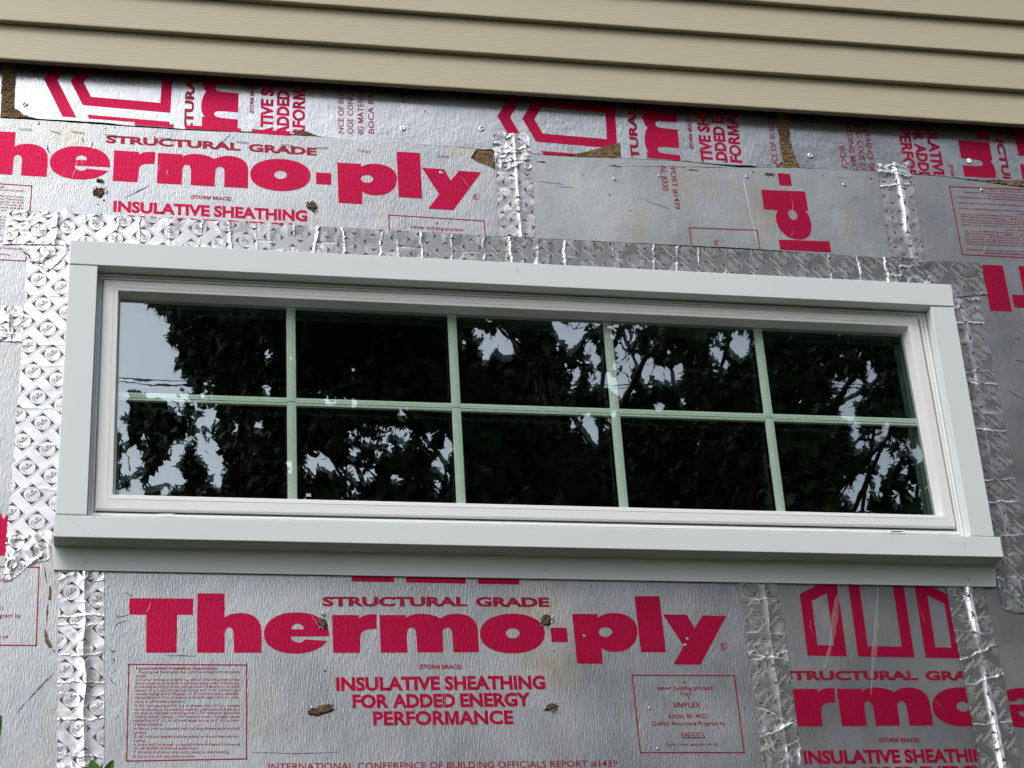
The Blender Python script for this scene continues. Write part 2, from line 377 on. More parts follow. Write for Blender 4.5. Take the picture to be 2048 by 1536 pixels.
Z3 = lambda P: [Wc(1000+a/3.783, 1130+b/3.783) for a, b in P]
def ell(c, rx, ry, n=36, e=2.0):
    return [(c[0]+rx*math.copysign(abs(math.cos(t))**(2/e), math.cos(t)), c[1]+ry*math.copysign(abs(math.sin(t))**(2/e), math.sin(t))) for t in [2*math.pi*i/n for i in range(n)]]
class Group:
    def __init__(s): s.V = []; s.F = []
    def add(s, vf):
        n = len(s.V); s.V += vf[0]; s.F += [tuple(i+n for i in f) for f in vf[1]]
G = {k: Group() for k in ('brand_lettering', 'house_emblem', 'grade_lettering', 'brace_lettering', 'slogan_lettering', 'instruction_box', 'maker_box', 'approval_lettering')}
b = G['brand_lettering']
b.add(shape(Z1([(980, 255), (1462, 258), (1460, 380), (1340, 380), (1335, 667), (1104, 667), (1108, 380), (978, 378)])))
hp = [(1493, 218), (1699, 220), (1699, 402), (1730, 382), (1780, 370), (1835, 367), (1890, 378), (1935, 402), (1962, 440), (1977, 490), (1980, 667), (1769, 667), (1767, 530), (1762, 498), (1750, 482), (1733, 476), (1715, 482), (1703, 498), (1699, 530), (1699, 667), (1490, 667)]
b.add(shape(smoothpoly(Z1(hp), {0, 1, 2, 10, 11, 12, 18, 19, 20})))
ep = [(598, 543), (595, 505), (585, 470), (560, 430), (520, 400), (470, 378), (410, 366), (350, 363), (290, 366), (230, 378), (175, 405), (135, 440), (112, 480), (105, 520), (110, 560), (130, 600), (165, 630), (215, 655), (280, 670), (350, 674), (420, 668), (480, 652), (530, 627), (565, 600), (583, 577), (415, 567), (405, 575), (385, 588), (360, 590), (335, 582), (315, 565), (308, 545)]
eh = [(313, 490), (318, 470), (335, 453), (358, 447), (382, 453), (400, 468), (405, 490)]
b.add(shape(smoothpoly(Z2(ep), {0, 24, 25, 31}), [smoothpoly(Z2(eh), {0, 6})]))
b.add(shape(smoothpoly(Z2([(619, 382), (824, 382), (822, 408), (860, 385), (905, 377), (958, 377), (956, 487), (910, 488), (870, 497), (845, 515), (835, 545), (831, 668), (628, 668)]), {0, 1, 2, 5, 6, 11, 12})))
mp_ = [(977, 382), (1180, 382), (1178, 404), (1210, 385), (1260, 373), (1310, 372), (1365, 380), (1410, 393), (1437, 408), (1480, 385), (1530, 374), (1580, 373), (1630, 382), (1675, 405), (1705, 440), (1718, 480), (1724, 540), (1731, 663), (1538, 664), (1530, 540), (1525, 505), (1510, 483), (1488, 478), (1467, 487), (1457, 505), (1456, 540), (1460, 665), (1265, 665), (1257, 540), (1250, 500), (1237, 482), (1217, 477), (1198, 486), (1190, 505), (1187, 540), (1190, 666), (988, 666)]
b.add(shape(smoothpoly(Z2(mp_), {0, 1, 2, 8, 17, 18, 19, 25, 26, 27, 28, 34, 35, 36})))
b.add(shape([Wc(*p) for p in ell((1024.3, 1268), 64.9, 39.6, 48, 2.15)], [[Wc(*p) for p in ell((1024.9, 1267.5), 13.7, 10.2, 24)]]))
b.add(shape(Z3([(378, 478), (502, 478), (512, 586), (388, 586)])))
pp = [(543, 374), (737, 374), (738, 402), (780, 378), (840, 367), (900, 370), (955, 385), (1000, 415), (1027, 455), (1037, 505), (1030, 560), (1005, 605), (965, 637), (910, 656), (850, 660), (800, 650), (767, 632), (776, 750), (582, 750)]
b.add(shape(smoothpoly(Z3(pp), {0, 1, 2, 16, 17, 18}), [Z3(ell((795, 511), 50, 37, 24))]))
b.add(shape(Z3([(1015, 240), (1203, 240), (1254, 664), (1063, 664)])))
b.add(shape(Z3([(1230, 377), (1410, 379), (1470, 483), (1530, 385), (1710, 388), (1514, 757), (1310, 755), (1388, 617)])))
b.add(shape(Z3(ell((1687, 619), 29, 29, 28)), [Z3(ell((1687, 619), 24.5, 24.5, 28))]))
tl, tr = Z3([(1674, 637), (1701, 637)]); b.add(text('R', tl, tr, .0088, .01))
# house emblem, centred at x = .582, base z = 1.412
def E_(P): return [(.582+x, 1.412+z) for x, z in P]
e = G['house_emblem']
for s in (-1, 1):
    e.add(shape(E_([(s*.1515, 0), (s*.0760, 0), (s*.0760, .1590), (s*.1515, .1205)]), [E_([(s*.1300, .0207), (s*.0985, .0207), (s*.0985, .1235), (s*.1300, .1075)])]))
e.add(shape(E_([(-.0544, 0), (.0544, 0), (.0544, .169), (0, .196), (-.0544, .169)]), [E_([(-.0330, .0207), (.0330, .0207), (.0330, .1545), (0, .171), (-.0330, .1545)])]))
e.add(shape(E_([(-.1515, .172), (0, .2477), (.1515, .172), (.1515, .1455), (0, .2215), (-.1515, .1455)])))
g = G['grade_lettering']
def tpx(s, l, r, cappx, bold, ref=None):
    a, b2 = Wc(*l), Wc(*r); mid = ((l[0]+r[0])/2, (l[1]+r[1])/2); c = Wc(mid[0], mid[1]-cappx); c0 = Wc(*mid)
    return text(s, a, b2, c[1]-c0[1], bold)
g.add(tpx('STRUCTURAL', (644.6, 1212.5), (935, 1212.7), 19, .045)); g.add(tpx('GRADE', (951.5, 1213), (1098.6, 1214), 19, .045))
g = G['brace_lettering']; g.add(tpx('(STORM BRACE)', (836.8, 1338.3), (923.7, 1338), 8.2, .03))
g = G['slogan_lettering']
g.add(tpx('INSULATIVE', (672.4, 1381.8), (880.5, 1379.6), 27.7, .042)); g.add(tpx('SHEATHING', (889.5, 1379.6), (1090.7, 1378), 27.7, .042))
g.add(tpx('FOR', (704.9, 1416), (778, 1415.5), 27.7, .042)); g.add(tpx('ADDED', (785.5, 1415.3), (911, 1414.2), 27.7, .042)); g.add(tpx('ENERGY', (920.5, 1414), (1062, 1411.8), 27.7, .042))
g.add(tpx('PERFORMANCE', (746.4, 1450.6), (1027, 1448), 28, .036))
def frame(P, wd, grp):
    n = len(P)
    for i in range(n):
        a = Vector(P[i]); c = Vector(P[(i+1) % n]); d = (c-a).normalized(); nn = Vector((-d.y, d.x))*wd/2; a2 = a-d*wd/2; c2 = c+d*wd/2
        grp.add(([tuple(a2-nn), tuple(c2-nn), tuple(c2+nn), tuple(a2+nn)], [(0, 1, 2, 3)]))
g = G['maker_box']; frame(Z3([(997, 837), (1770, 840), (1845, 1422), (1060, 1422)]), .0021, g)
def t3(s, x0, x1, y, cap, bold=.012):
    a, c = Z3([(x0, y), (x1, y)]); h = Z3([(x0, y-cap)])[0]; g.add(text(s, a, c, h[1]-a[1], bold))
t3('a', 1383, 1401, 898, 30); t3('better building product', 1187, 1607, 948, 30); t3('from', 1360, 1447, 992, 30); t3('SIMPLEX', 1308, 1518, 1080, 38, .01)
t3('Adrian, MI. 49221', 1268, 1578, 1160, 31); t3('Quality Assurance Program by', 1147, 1708, 1215, 30); t3('RADCO', 1370, 1510, 1300, 32, .01)
frame(Z3([(1375, 1311), (1547, 1311), (1546, 1310), (1376, 1310)]), .0011, g); frame(Z3([(1522, 1268), (1545, 1309), (1546, 1309), (1523, 1268)]), .0011, g)
t3('Quality Control Agency No. AA 528', 1254, 1645, 1368, 18, .012)
g = G['instruction_box']; frame(Z1([(975, 755), (1865, 760), (1865, 1470), (958, 1487)]), .0021, g)
LN = [('Recommended Installation Instructions', 1028, 1642, 795, 1), ('1. Framing - all framing members shall be straight and accurately', 1026, 1812, 822, 0), ('spaced.', 1026, 1108, 850, 0),
 ('2. Corner bracing or suitable equivalent is Not Required (unless', 1024, 1808, 880, 0), ('when required to meet local building codes) when Thermo-ply', 1024, 1808, 907, 0),
 ("is installed according to the manufacturer's instructions on studs", 1024, 1810, 933, 0), ('spaced 16" o.c. and attached to framing with 1 1/4" minimum gal-', 1023, 1810, 960, 0),
 ('vanized roofing nails or 16 gauge, 1 1/4" minimum crown, divergent', 1023, 1810, 987, 0), ('staples spaced at 3" o.c. maximum at all panel edges and 6" o.c. max-', 1022, 1810, 1014, 0), ('imum at intermediate supports.', 1022, 1395, 1044, 0),
 ('3. For stud spacing of 24" o.c. or greater than 16" o.c., suitable', 1020, 1812, 1077, 0), ('corner bracing or equivalent is required, and structural grade pan-', 1020, 1812, 1105, 0),
 ('els shall be attached to framing with 1 1/4" minimum galvanized', 1019, 1812, 1132, 0), ('roofing nails or 16 gauge, 1 1/4" minimum crown, divergent staples', 1019, 1812, 1160, 0),
 ('spaced up to 4" o.c. on all panel edges and up to 6" o.c. at inter-', 1018, 1812, 1188, 0), ('mediate supports.', 1018, 1228, 1217, 0), ('4. Panels shall be installed with the long dimension in vertical', 1017, 1812, 1250, 0), ('position.', 1016, 1112, 1280, 0),
 ('5. All nails and staples shall be driven to the surface without', 1015, 1812, 1310, 0), ('cutting.', 1014, 1100, 1340, 0), ('6. Joints shall be butted, or lapped where increased thickness is', 1013, 1814, 1370, 0), ('not detrimental to finished appearance.', 1012, 1492, 1398, 0),
 ('7. All joints shall occur over studs, plates, or solid blocking.', 1011, 1735, 1428, 0), ('8. Cut or trim with saw, knife, or router.', 1010, 1480, 1460, 0)]
for s, xa, xb, yb, bo in LN:
    a, c = Z1([(xa, yb), (xb, yb-(xb-xa)*.002)]); g.add(text(s, a, c, .0052 if bo else .0045, .02 if bo else .004))
g = G['approval_lettering']
g.add(tpx('INTERNATIONAL CONFERENCE OF BUILDING OFFICIALS REPORT #1439', (537, 1541), (1234.5, 1534), 13, .006))
for k, (s, xa, xb) in enumerate([('SOUTHERN BUILDING CODE CONGRESS INTERNATIONAL 8330', .31, .845), ('HUD BUILDING MATERIALS RELEASE #1082', .40, .775), ('BOCA 83-22', .52, .645)]):
    z = 1.0725-.0205*(k+1); g.add(text(s, (xa, z-.002), (xb, z+.001), .0118, .006))

def place(panel, T, yfront, clips, inkmat={}, skip=()):
    """T maps master (x,z) to wall (x,z); clips: list of convex polygons (wall x,z)"""
    for name, grp in G.items():
        if name in skip: continue
        P = [T(*v) for v in grp.V]; V = []; Fs = []
        for clip in clips:
            xs = [c[0] for c in clip]; zs = [c[1] for c in clip]
            fs = [f for f in grp.F if max(P[i][0] for i in f) > min(xs) and min(P[i][0] for i in f) < max(xs) and max(P[i][1] for i in f) > min(zs) and min(P[i][1] for i in f) < max(zs)]
            if not fs: continue
            bm = bmesh.new(); vm_ = {}
            for f in fs:
                for i in f:
                    if i not in vm_: vm_[i] = bm.verts.new((P[i][0], 0, P[i][1]))
                try: bm.faces.new([vm_[i] for i in f])
                except ValueError: pass
            cx = sum(xs)/len(xs); cz = sum(zs)/len(zs)
            for i in range(len(clip)):
                a = clip[i]; c = clip[(i+1) % len(clip)]; nx, nz = (c[1]-a[1]), -(c[0]-a[0])
                if nx*(cx-a[0])+nz*(cz-a[1]) > 0: nx, nz = -nx, -nz
                bmesh.ops.bisect_plane(bm, geom=bm.verts[:]+bm.edges[:]+bm.faces[:], plane_co=(a[0], 0, a[1]), plane_no=(nx, 0, nz), clear_outer=True)
            n = len(V); bm.verts.index_update(); V += [(v.co.x, yfront-.00035, v.co.z) for v in bm.verts]; Fs += [tuple(v.index+n for v in f.verts) for f in bm.faces]; bm.free()
        if Fs: mesh(name, V, Fs, 'ink' if name in ('brand_lettering', 'house_emblem', 'slogan_lettering') else 'ink_fine', panel)
def xf(rot, anchor, target):
    c, s = math.cos(math.radians(rot)), math.sin(math.radians(rot))
    return lambda x, z: (target[0]+c*(x-anchor[0])-s*(z-anchor[1]), target[1]+s*(x-anchor[0])+c*(z-anchor[1]))

# ------------------------------------------------------------------ sheathing sheets
GRP = 'foil faced sheathing sheets nailed to the wall'
def sheet(label, polys, yf, mat, ragged=0.0, th=.0022):
    """polys: list of outlines in wall metres, one sheet"""
    root = empty('sheathing_sheet', label, 'sheathing sheet', GRP)
    mb = MB()
    for poly in polys:
        P = []
        n = len(poly)
        for i in range(n):
            a, c = poly[i], poly[(i+1) % n]; P.append(a)
            L = math.hypot(c[0]-a[0], c[1]-a[1])
            if ragged and L > .05 and L < 3:
                k = int(L/.008)
                for j in range(1, k):
                    t = j/k; P.append((a[0]+(c[0]-a[0])*t+random.gauss(0, ragged*.5), a[1]+(c[1]-a[1])*t+random.gauss(0, ragged)))
        V, Fc = shape(P)
        # front faces + skirt
        nV = len(V); mb.add([(x, yf, z) for x, z in V], Fc)
        Q = P; mb.add([(x, yf, z) for x, z in Q]+[(x, yf+th, z) for x, z in Q], [(i, (i+1) % len(Q), len(Q)+(i+1) % len(Q), len(Q)+i) for i in range(len(Q))])
    mb.build('foil_face', mat, root)
    return root
P_ = lambda *p: [Wc(*q) for q in p]
sA_top = lines[0]+.09
stripA_edge = P_((29, 220), (48, 230), (76, 237), (132, 240), (200, 244), (254, 250), (381, 258), (450, 262), (520, 263), (588, 268), (592, 262), (612, 262), (637, 272), (700, 279), (779, 284), (871, 290.5), (987, 299), (1061, 306), (1137, 311), (1240, 287), (1243, 316), (1366, 321), (1440, 328), (1480, 330), (1500, 330), (1520, 334), (1552, 334.5))
xg = stripA_edge[-1][0]
S = {}
S['stripA'] = sheet('long shadowed foil sheet directly under the siding, printed sideways with two house emblems', [stripA_edge+P_((1566, 321), (1563, 304), (1559, 273), (1556, 245), (1549, 200))+[(Wc(1549, 200)[0], sA_top), (Wc(36, 200)[0], sA_top)]+P_((33, 138), (30, 175))], .0008, 'foil_c', .0004)
rB = P_((1601, 335), (1646, 338), (1752, 343), (1824, 347), (1896, 352.5), (1950, 359), (1990, 360), (2048, 361), (2100, 364))
S['stripB'] = sheet('shadowed foil sheet under the siding at the right, right of the brown torn gap', [rB+[(XR, rB[-1][1]), (XR, sA_top), (Wc(1570, 200)[0], sA_top)]+P_((1576, 245), (1580, 283), (1590, 314), (1596, 328))], .0008, 'foil_c', .0004)
xq = Wc(4, 180)[0]
S['stripC'] = sheet('narrow foil sheet under the siding at the far left edge', [[(XL, 2.36), (xq, 2.345), (xq, sA_top), (XL, sA_top)]], .0008, 'foil_c')
seamL = Wc(1030, 400)[0]; 
ml_top = P_((0, 237.5), (76, 242), (152, 247), (254, 254.6), (381, 262), (520, 268), (637, 275), (779, 286), (871, 292.7), (952, 299))
tearR = P_((941, 316.8), (954, 326), (975, 333), (989, 341), (1005, 345))
zs1 = Wc(20, 650)[1]; bandz = Wc(500, 470)[1]
S['ML'] = sheet('foil sheet at upper left with the large upright crimson brand lettering', [[(XL, ml_top[0][1])]+ml_top+tearR+P_((1010, 345), (1027, 345))+[(seamL, bandz), (OPX0, bandz), (OPX0, zs1+.003), (XL, zs1+.003)]], -.0022, 'foil_a', .00035)
mm_top = P_((1031, 304), (1061, 309.5), (1120, 314), (1176, 317), (1244, 318.4), (1366, 324.7), (1440, 333), (1480, 337), (1555, 337), (1646, 340), (1752, 345.6), (1792, 348))
S['MM'] = sheet('plain grey foil sheet in the middle above the window, printed sideways', [mm_top+P_((1800, 400), (1812, 480), (1819, 524))+P_((1750, 517), (1480, 497.5), (1230, 486), (1075, 478), (1036, 476))], -.0032, 'foil_b', .00025)
xs_r = Wc(1800, 400)[0]; zs2 = Wc(2035, 1160)[1]
mr_top = P_((1796, 348), (1824, 349.7), (1896, 355.3), (1990, 369), (2048, 376), (2100, 381))
S['MR'] = sheet('dimmed foil sheet right of the window with upside-down instruction box', [mr_top+[(XR, mr_top[-1][1]), (XR, zs2+.002), (OPX1, zs2+.002), (OPX1, bandz-.05)]+P_((1822, 528))], -.0022, 'foil_d', .00035)
xs_ll = Wc(161, 1300)[0]; zb = -1.0
S['LL'] = sheet('foil sheet at lower left with brown gouges and a small box at the frame edge', [[(XL, zs1), (OPX0, zs1), (OPX0, 1.5), (xs_ll-.001, 1.5), (xs_ll-.001, zb), (XL, zb)]], -.0022, 'foil_a', 0)
xs_b2 = Wc(1530, 1300)[0]; xs_b3 = Wc(1948, 1300)[0]
S['BM'] = sheet('foil sheet below the window with the complete upright crimson brand lettering', [[(xs_ll+.001, 1.5), (xs_b2-.001, 1.5), (xs_b2-.001, zb), (xs_ll+.001, zb)]], -.0022, 'foil_a', 0)
S['BR'] = sheet('narrow grey foil sheet at lower right between two tape strips with a large house emblem', [[(xs_b2+.001, 1.5), (xs_b3-.001, 1.5), (xs_b3-.001, zb), (xs_b2+.001, zb)]], -.0022, 'foil_d', 0)
S['RR'] = sheet('foil sheet in the bottom right corner beyond the last tape strip', [[(xs_b3+.001, zs2), (XR, zs2), (XR, zb), (xs_b3+.001, zb)]], -.0022, 'foil_d', 0)

rect = lambda a, b, c, d: [(a, c), (b, c), (b, d), (a, d)]
place(S['BM'], lambda x, z: (x, z), -.0022, [rect(xs_ll, xs_b2, zb, 1.5)])
place(S['BR'], xf(-.3, (.4785, 1.2792), (1.3072, 1.1498)), -.0022, [rect(xs_b2, xs_b3, zb, 1.5)])
place(S['ML'], xf(-1.0, (.4785, 1.2792), (.0719, 2.2309)), -.0022, [rect(XL, OPX0, zs1, 2.33), rect(OPX0, seamL, bandz, 2.37)])
place(S['MM'], lambda x, z: (z+.0296, 3.1225-x), -.0032, [P_((1031, 306), (1244, 320), (1366, 326), (1480, 339), (1792, 350), (1819, 524), (1480, 497.5), (1036, 476))])
T = xf(88.1, (.5255, 1.2797), (.2266, 2.393)); zA = lambda px, py: Wc(px, py)
place(S['stripA'], T, .0008, [P_((34, 100), (29, 220), (132, 240), (381, 258), (520, 263), (637, 272), (878, 289), (878, 120))])
T = xf(88.1, (.5431, 1.2802), (1.1286, 2.3886))
place(S['stripA'], T, .0008, [P_((880, 150), (880, 290.5), (1061, 306), (1137, 311), (1240, 287), (1240, 150)), P_((1240, 150), (1243, 316), (1366, 321), (1480, 330), (1552, 334), (1564, 304), (1558, 255), (1551, 200))])
T = xf(-91.5, (.5255, 1.2797), (1.749, 2.4057))
place(S['stripB'], T, .0008, [P_((1578, 200), (1580, 283), (1601, 335), (1752, 343), (1896, 352.5), (1990, 360), (2100, 364), (2100, 230))])
place(S['MR'], lambda x, z: (1.9547-x, 3.4163-z), -.0022, [P_((1800, 350), (1896, 357), (1990, 370), (2100, 382), (2100, 1160), (1985, 1160), (1910, 600), (1822, 530))])
tx, tz = Wc(72.5, 1292); place(S['LL'], lambda x, z: (x-1.119+tx, z-1.1001+tz), -.0022, [rect(XL, xs_ll, zb, 1.5), rect(XL, OPX0, 1.5, zs1)])
ex, ez = Wc(1999, 1415); place(S['RR'], lambda x, z: (ex+.3785-x, ez+1.3125-z), -.0022, [rect(xs_b3, XR, zb, zs2)])

# ------------------------------------------------------------------ exposed fibre board, tears, scratches, staples, nails
def clump(name, poly, yb, yf, amp, mat, parent, n=None, step=.0025):
    """lumpy fibrous patch filling an outline (wall metres)"""
    xs = [p[0] for p in poly]; zs = [p[1] for p in poly]
    nx = max(3, int((max(xs)-min(xs))/step)); nz = max(3, int((max(zs)-min(zs))/step))
    gx, gz = np.meshgrid(np.linspace(min(xs), max(xs), nx+1), np.linspace(min(zs), max(zs), nz+1), indexing='ij')
    sd_ = abs(hash((round(xs[0]*1000), round(zs[0]*1000)))) % 1000
    h = yf-amp*(vnoise(gx*260, gz*420, sd_)*.7+vnoise(gx*700, gz*900, sd_+1)*.3)
    jx = (vnoise(gx*500, gz*500, sd_+2)-.5)*step*.8
    ins = inpoly(gx, gz, poly); V = np.stack([gx+jx, np.where(ins, h, yb), gz], -1).reshape(-1, 3)
    Fc = [(i*(nz+1)+j, (i+1)*(nz+1)+j, (i+1)*(nz+1)+j+1, i*(nz+1)+j+1) for i in range(nx) for j in range(nz) if ins[i, j] or ins[i+1, j+1] or ins[i, j+1] or ins[i+1, j]]
    if Fc: return mesh(name, V.tolist(), Fc, mat, parent, False)
clump('exposed_fibre', P_((4, 122), (33, 124), (31, 175), (29, 214), (48, 228), (70, 236), (0, 236), (2, 190)), .004, .0015, .0035, 'fibre', S['stripC'])
clump('exposed_fibre', P_((1549, 195), (1572, 200), (1577, 245), (1582, 283), (1591, 314), (1600, 334), (1604, 338), (1553, 337), (1566, 321), (1562, 300), (1560, 273), (1556, 245)), .004, .0015, .004, 'fibre', S['stripB'])
clump('torn_corner', P_((1137, 313), (1190, 298), (1241, 285), (1244, 318), (1160, 316)), .004, -.0005, .002, 'fibre', S['stripA'])
clump('torn_corner', P_((941, 317), (953, 298), (990, 300), (992, 342), (975, 333), (955, 326)), .004, .001, .001, 'fibre', S['ML'])
clump('torn_corner', P_((590, 259), (612, 265), (637, 274), (592, 273)), .004, -.001, .002, 'fibre', S['stripA'])
clump('torn_corner', P_((1930, 362), (1960, 361), (2050, 362), (2060, 374), (2040, 375), (1990, 368)), .004, -.001, .003, 'fibre', S['stripB'])
clump('gouge', P_((99, 1171), (103, 1183), (103, 1200), (96, 1201), (97, 1183)), -.002, -.0027, .0006, 'fibre', S['LL'], step=.0015)
clump('gouge', P_((89, 1254), (93, 1266), (98, 1282), (105, 1295), (98, 1297), (91, 1284), (88, 1268)), -.002, -.0027, .0006, 'fibre', S['LL'], step=.0015)
def scratch(pxs, wd, mat, parent, y, name='scratch'):
    V = []; P = []
    for i in range(len(pxs)-1):
        k = 6
        for j in range(k): t = j/k; P.append((pxs[i][0]+(pxs[i+1][0]-pxs[i][0])*t+random.gauss(0, .25), pxs[i][1]+(pxs[i+1][1]-pxs[i][1])*t+random.gauss(0, .25)))
    P.append(pxs[-1]); Q = [Vector(Wc(*p)) for p in P]
    for i, p in enumerate(Q):
        d = (Q[min(i+1, len(Q)-1)]-Q[max(i-1, 0)]).normalized(); n = Vector((-d.y, d.x)); ww = wd*.5*math.sin(math.pi*(i+.35)/(len(Q)+.2))*random.uniform(.5, 1.3)
        V += [(p.x-n.x*ww, y, p.y-n.y*ww), (p.x, y-.0002, p.y), (p.x+n.x*ww, y, p.y+n.y*ww)]
    Fc = []
    for i in range(len(Q)-1): Fc += [(3*i, 3*i+3, 3*i+4, 3*i+1), (3*i+1, 3*i+4, 3*i+5, 3*i+2)]
    return mesh(name, V, Fc, mat, parent)
scratch([(96, 1206), (95, 1225), (93, 1250)], .003, 'fibre', S['LL'], -.0025); scratch([(108.6, 1345.5), (82, 1373), (54, 1403)], .003, 'fibre', S['LL'], -.0025)
scratch([(87, 1128), (91, 1150), (94, 1170)], .0016, 'near_black', S['LL'], -.0025); scratch([(104, 1297), (112, 1310)], .002, 'near_black', S['LL'], -.0025)
scratch([(54, 1403), (33, 1429)], .0012, 'near_black', S['LL'], -.0024)
for pts in ([(248, 1186), (266, 1194)], [(231, 1228), (235, 1236), (262, 1230)], [(227, 1258), (236, 1248), (260, 1240)], [(215, 1292), (222, 1303), (234, 1304)], [(223, 1333), (228, 1320), (222, 1318)], [(216, 1350), (224, 1364), (235, 1374)], [(230, 1298), (222, 1315)], [(232, 1440), (238, 1430)], [(330, 1312), (392, 1313)], [(222, 1350), (232, 1341)], [(500, 1505), (590, 1508), (680, 1505)], [(1484, 1412), (1493, 1422)], [(1079, 1143), (1092, 1145)]):
    scratch(pts, .0013, 'near_black', S['BM'], -.0025)
for pts in ([(76, 242), (79, 250), (75, 251)], [(446, 285), (460, 270)], [(432, 300), (445, 282)], [(100, 262), (122, 270)], [(186, 285), (183, 296)], [(96, 292), (95, 300), (101, 310)], [(250, 397), (300, 372)], [(165, 276), (167, 288)]):
    scratch(pts, .0022, 'near_black', S['ML'], -.0025)
for pts in ([(1072, 325), (1092, 326.5)], [(1216, 332), (1243, 336)], [(1374, 340.5), (1395, 343)], [(1230, 330), (1228, 335)]): scratch(pts, .003, 'near_black', S['MM'], -.0035)
for pts in ([(1245, 334), (1400, 336), (1480, 338)], [(1275, 395), (1310, 410), (1340, 420)], [(1072, 365), (1125, 370)], [(1672, 356), (1695, 358)], [(1110, 375), (1148, 377)]): scratch(pts, .0012, 'near_black', S['MM'], -.0034)
scratch([(1481, 340), (1494, 400), (1508, 465), (1519, 500)], .0014, 'steel', S['MM'], -.0035, 'crease')
for pts in ([(2010, 780), (2048, 800)], [(2030, 722), (2046, 724)], [(1978, 640), (1979, 643)]): scratch(pts, .0014, 'near_black', S['MR'], -.0025)
for pts in ([(1598, 1166), (1590, 1195)], ): pass
scratch([(1678, 1172), (1672, 1210), (1661, 1290), (1648, 1340)], .012, 'rub', S['BR'], -.0028, 'rub_mark'); scratch([(1755, 1172), (1752, 1240), (1747, 1310), (1741, 1390)], .011, 'rub', S['BR'], -.0028, 'rub_mark')
for c_, sh, yy in (((560, 360), 'ML', 1), ):
    pass
def dots(pxs, sheetk, y, r=.0016):
    for p in pxs:
        mb = MB(); x, z = Wc(*p); n = 7; rr = r*random.uniform(.6, 1.3)
        mb.add([(x, y-.0003, z)]+[(x+rr*math.cos(2*math.pi*k/n)*random.uniform(.7, 1.3), y, z+rr*math.sin(2*math.pi*k/n)*random.uniform(.7, 1.3)) for k in range(n)], [(0, 1+k, 1+(k+1) % n) for k in range(n)])
        mb.build('nail_hole', 'near_black', S[sheetk])
dots([(645, 1176.5), (649.7, 1343), (653.7, 1518), (1094, 1179), (1107.7, 1304), (1109, 1340), (1150, 1440), (1123.5, 1511), (1377, 1396), (1330, 1148), (1298, 1416)], 'BM', -.0025)
dots([(121, 265), (211, 257.6), (216, 275), (309, 275), (202, 430), (196, 410), (435, 312), (229, 257), (184, 288), (208, 402)], 'ML', -.0025)
dots([(1260, 423), (1166, 352), (1219, 392), (1366, 337), (1646, 353), (1741, 359), (1506, 346)], 'MM', -.0035)
dots([(1975, 643), (2037, 678), (2035, 745), (2032, 1220), (2030, 1320)], 'MR', -.0025)
dots([(150, 177), (850, 222), (1225, 248), (1240, 245), (600, 235), (556, 242)], 'stripA', .0005)
RS = random.Random(17)
for sk, x0_, x1_, y0_, y1_, nn, yy in (('BM', 230, 1450, 1180, 1520, 26, -.0027), ('ML', 20, 960, 290, 440, 20, -.0027), ('MM', 1080, 1740, 350, 480, 10, -.0037), ('BR', 1610, 1900, 1200, 1500, 9, -.0027), ('MR', 1850, 2040, 400, 1100, 8, -.0027)):
    for _ in range(nn):
        a, c = RS.uniform(x0_, x1_), RS.uniform(y0_, y1_); an = RS.gauss(1.35, .45); L = RS.uniform(12, 70); bb = RS.uniform(-6, 6)
        scratch([(a, c), (a+math.cos(an)*L*.5+bb, c+math.sin(an)*L*.5), (a+math.cos(an)*L, c+math.sin(an)*L)], RS.choice([.0007, .0009, .0016]), 'rub', S[sk], yy)
def tear(px, py, wpx, hpx, rot, sheetk, y):
    """punched hole: ragged brown fibre mound and curled foil flaps round it"""
    x, z = Wc(px, py); k = 1.0/1180; w_, h_ = wpx*k, hpx*k; root = S[sheetk]; c, s = math.cos(rot), math.sin(rot)
    n = 14; ring = []
    for i in range(n):
        t = 2*math.pi*i/n; rr = random.uniform(.65, 1.25)*(.5); a, b_ = w_*rr*math.cos(t), h_*rr*math.sin(t); ring.append((x+a*c-b_*s, z+a*s+b_*c))
    clump('torn_hole', ring, y-.0003, y-.0004, .0024, 'torn', root, step=.0014)
    mb = MB(); md = MB()
    for i in range(9):
        t = random.uniform(0, 2*math.pi); L = random.uniform(.15, .4)*min(w_, h_)+.001; a, b_ = w_*.5*math.cos(t), h_*.5*math.sin(t)
        px_, pz_ = x+a*c-b_*s, z+a*s+b_*c; dx, dz = math.cos(t+rot+random.uniform(-.6, .6)), math.sin(t+rot+random.uniform(-.6, .6)); wv_ = random.uniform(.001, .003)
        mb.add([(px_-dz*wv_, y-.0005, pz_+dx*wv_), (px_+dz*wv_, y-.0005, pz_-dx*wv_), (px_+dx*L*.5, y-random.uniform(.002, .005), pz_+dz*L*.5), (px_+dx*L, y-random.uniform(.001, .004), pz_+dz*L)], [(0, 1, 2), (2, 1, 3), (0, 2, 3)])
    mb.build('foil_flap', 'tape', root)
    n = len(ring); mesh('dark_rim_shadow', [(x+(a-x)*1.25+.0006, y-.00015, z+(b_-z)*1.25-.0008) for a, b_ in ring], [tuple(range(n))], 'near_black', root)  # dark rim, enlarged and shifted down-right as a painted shadow of the tear
tear(639, 1421, 46, 15, .25, 'BM', -.0024); tear(645, 1248, 16, 20, .6, 'BM', -.0024); tear(1091, 1243, 24, 22, -.5, 'BM', -.0024); tear(1103, 1414, 26, 14, .3, 'BM', -.0024)
tear(199, 386, 24, 20, .2, 'ML', -.0024); tear(624, 414, 20, 24, .4, 'ML', -.0024); tear(200, 363, 12, 8, 0, 'ML', -.0024)
tear(1537, 350, 22, 6, 0, 'MM', -.0034)
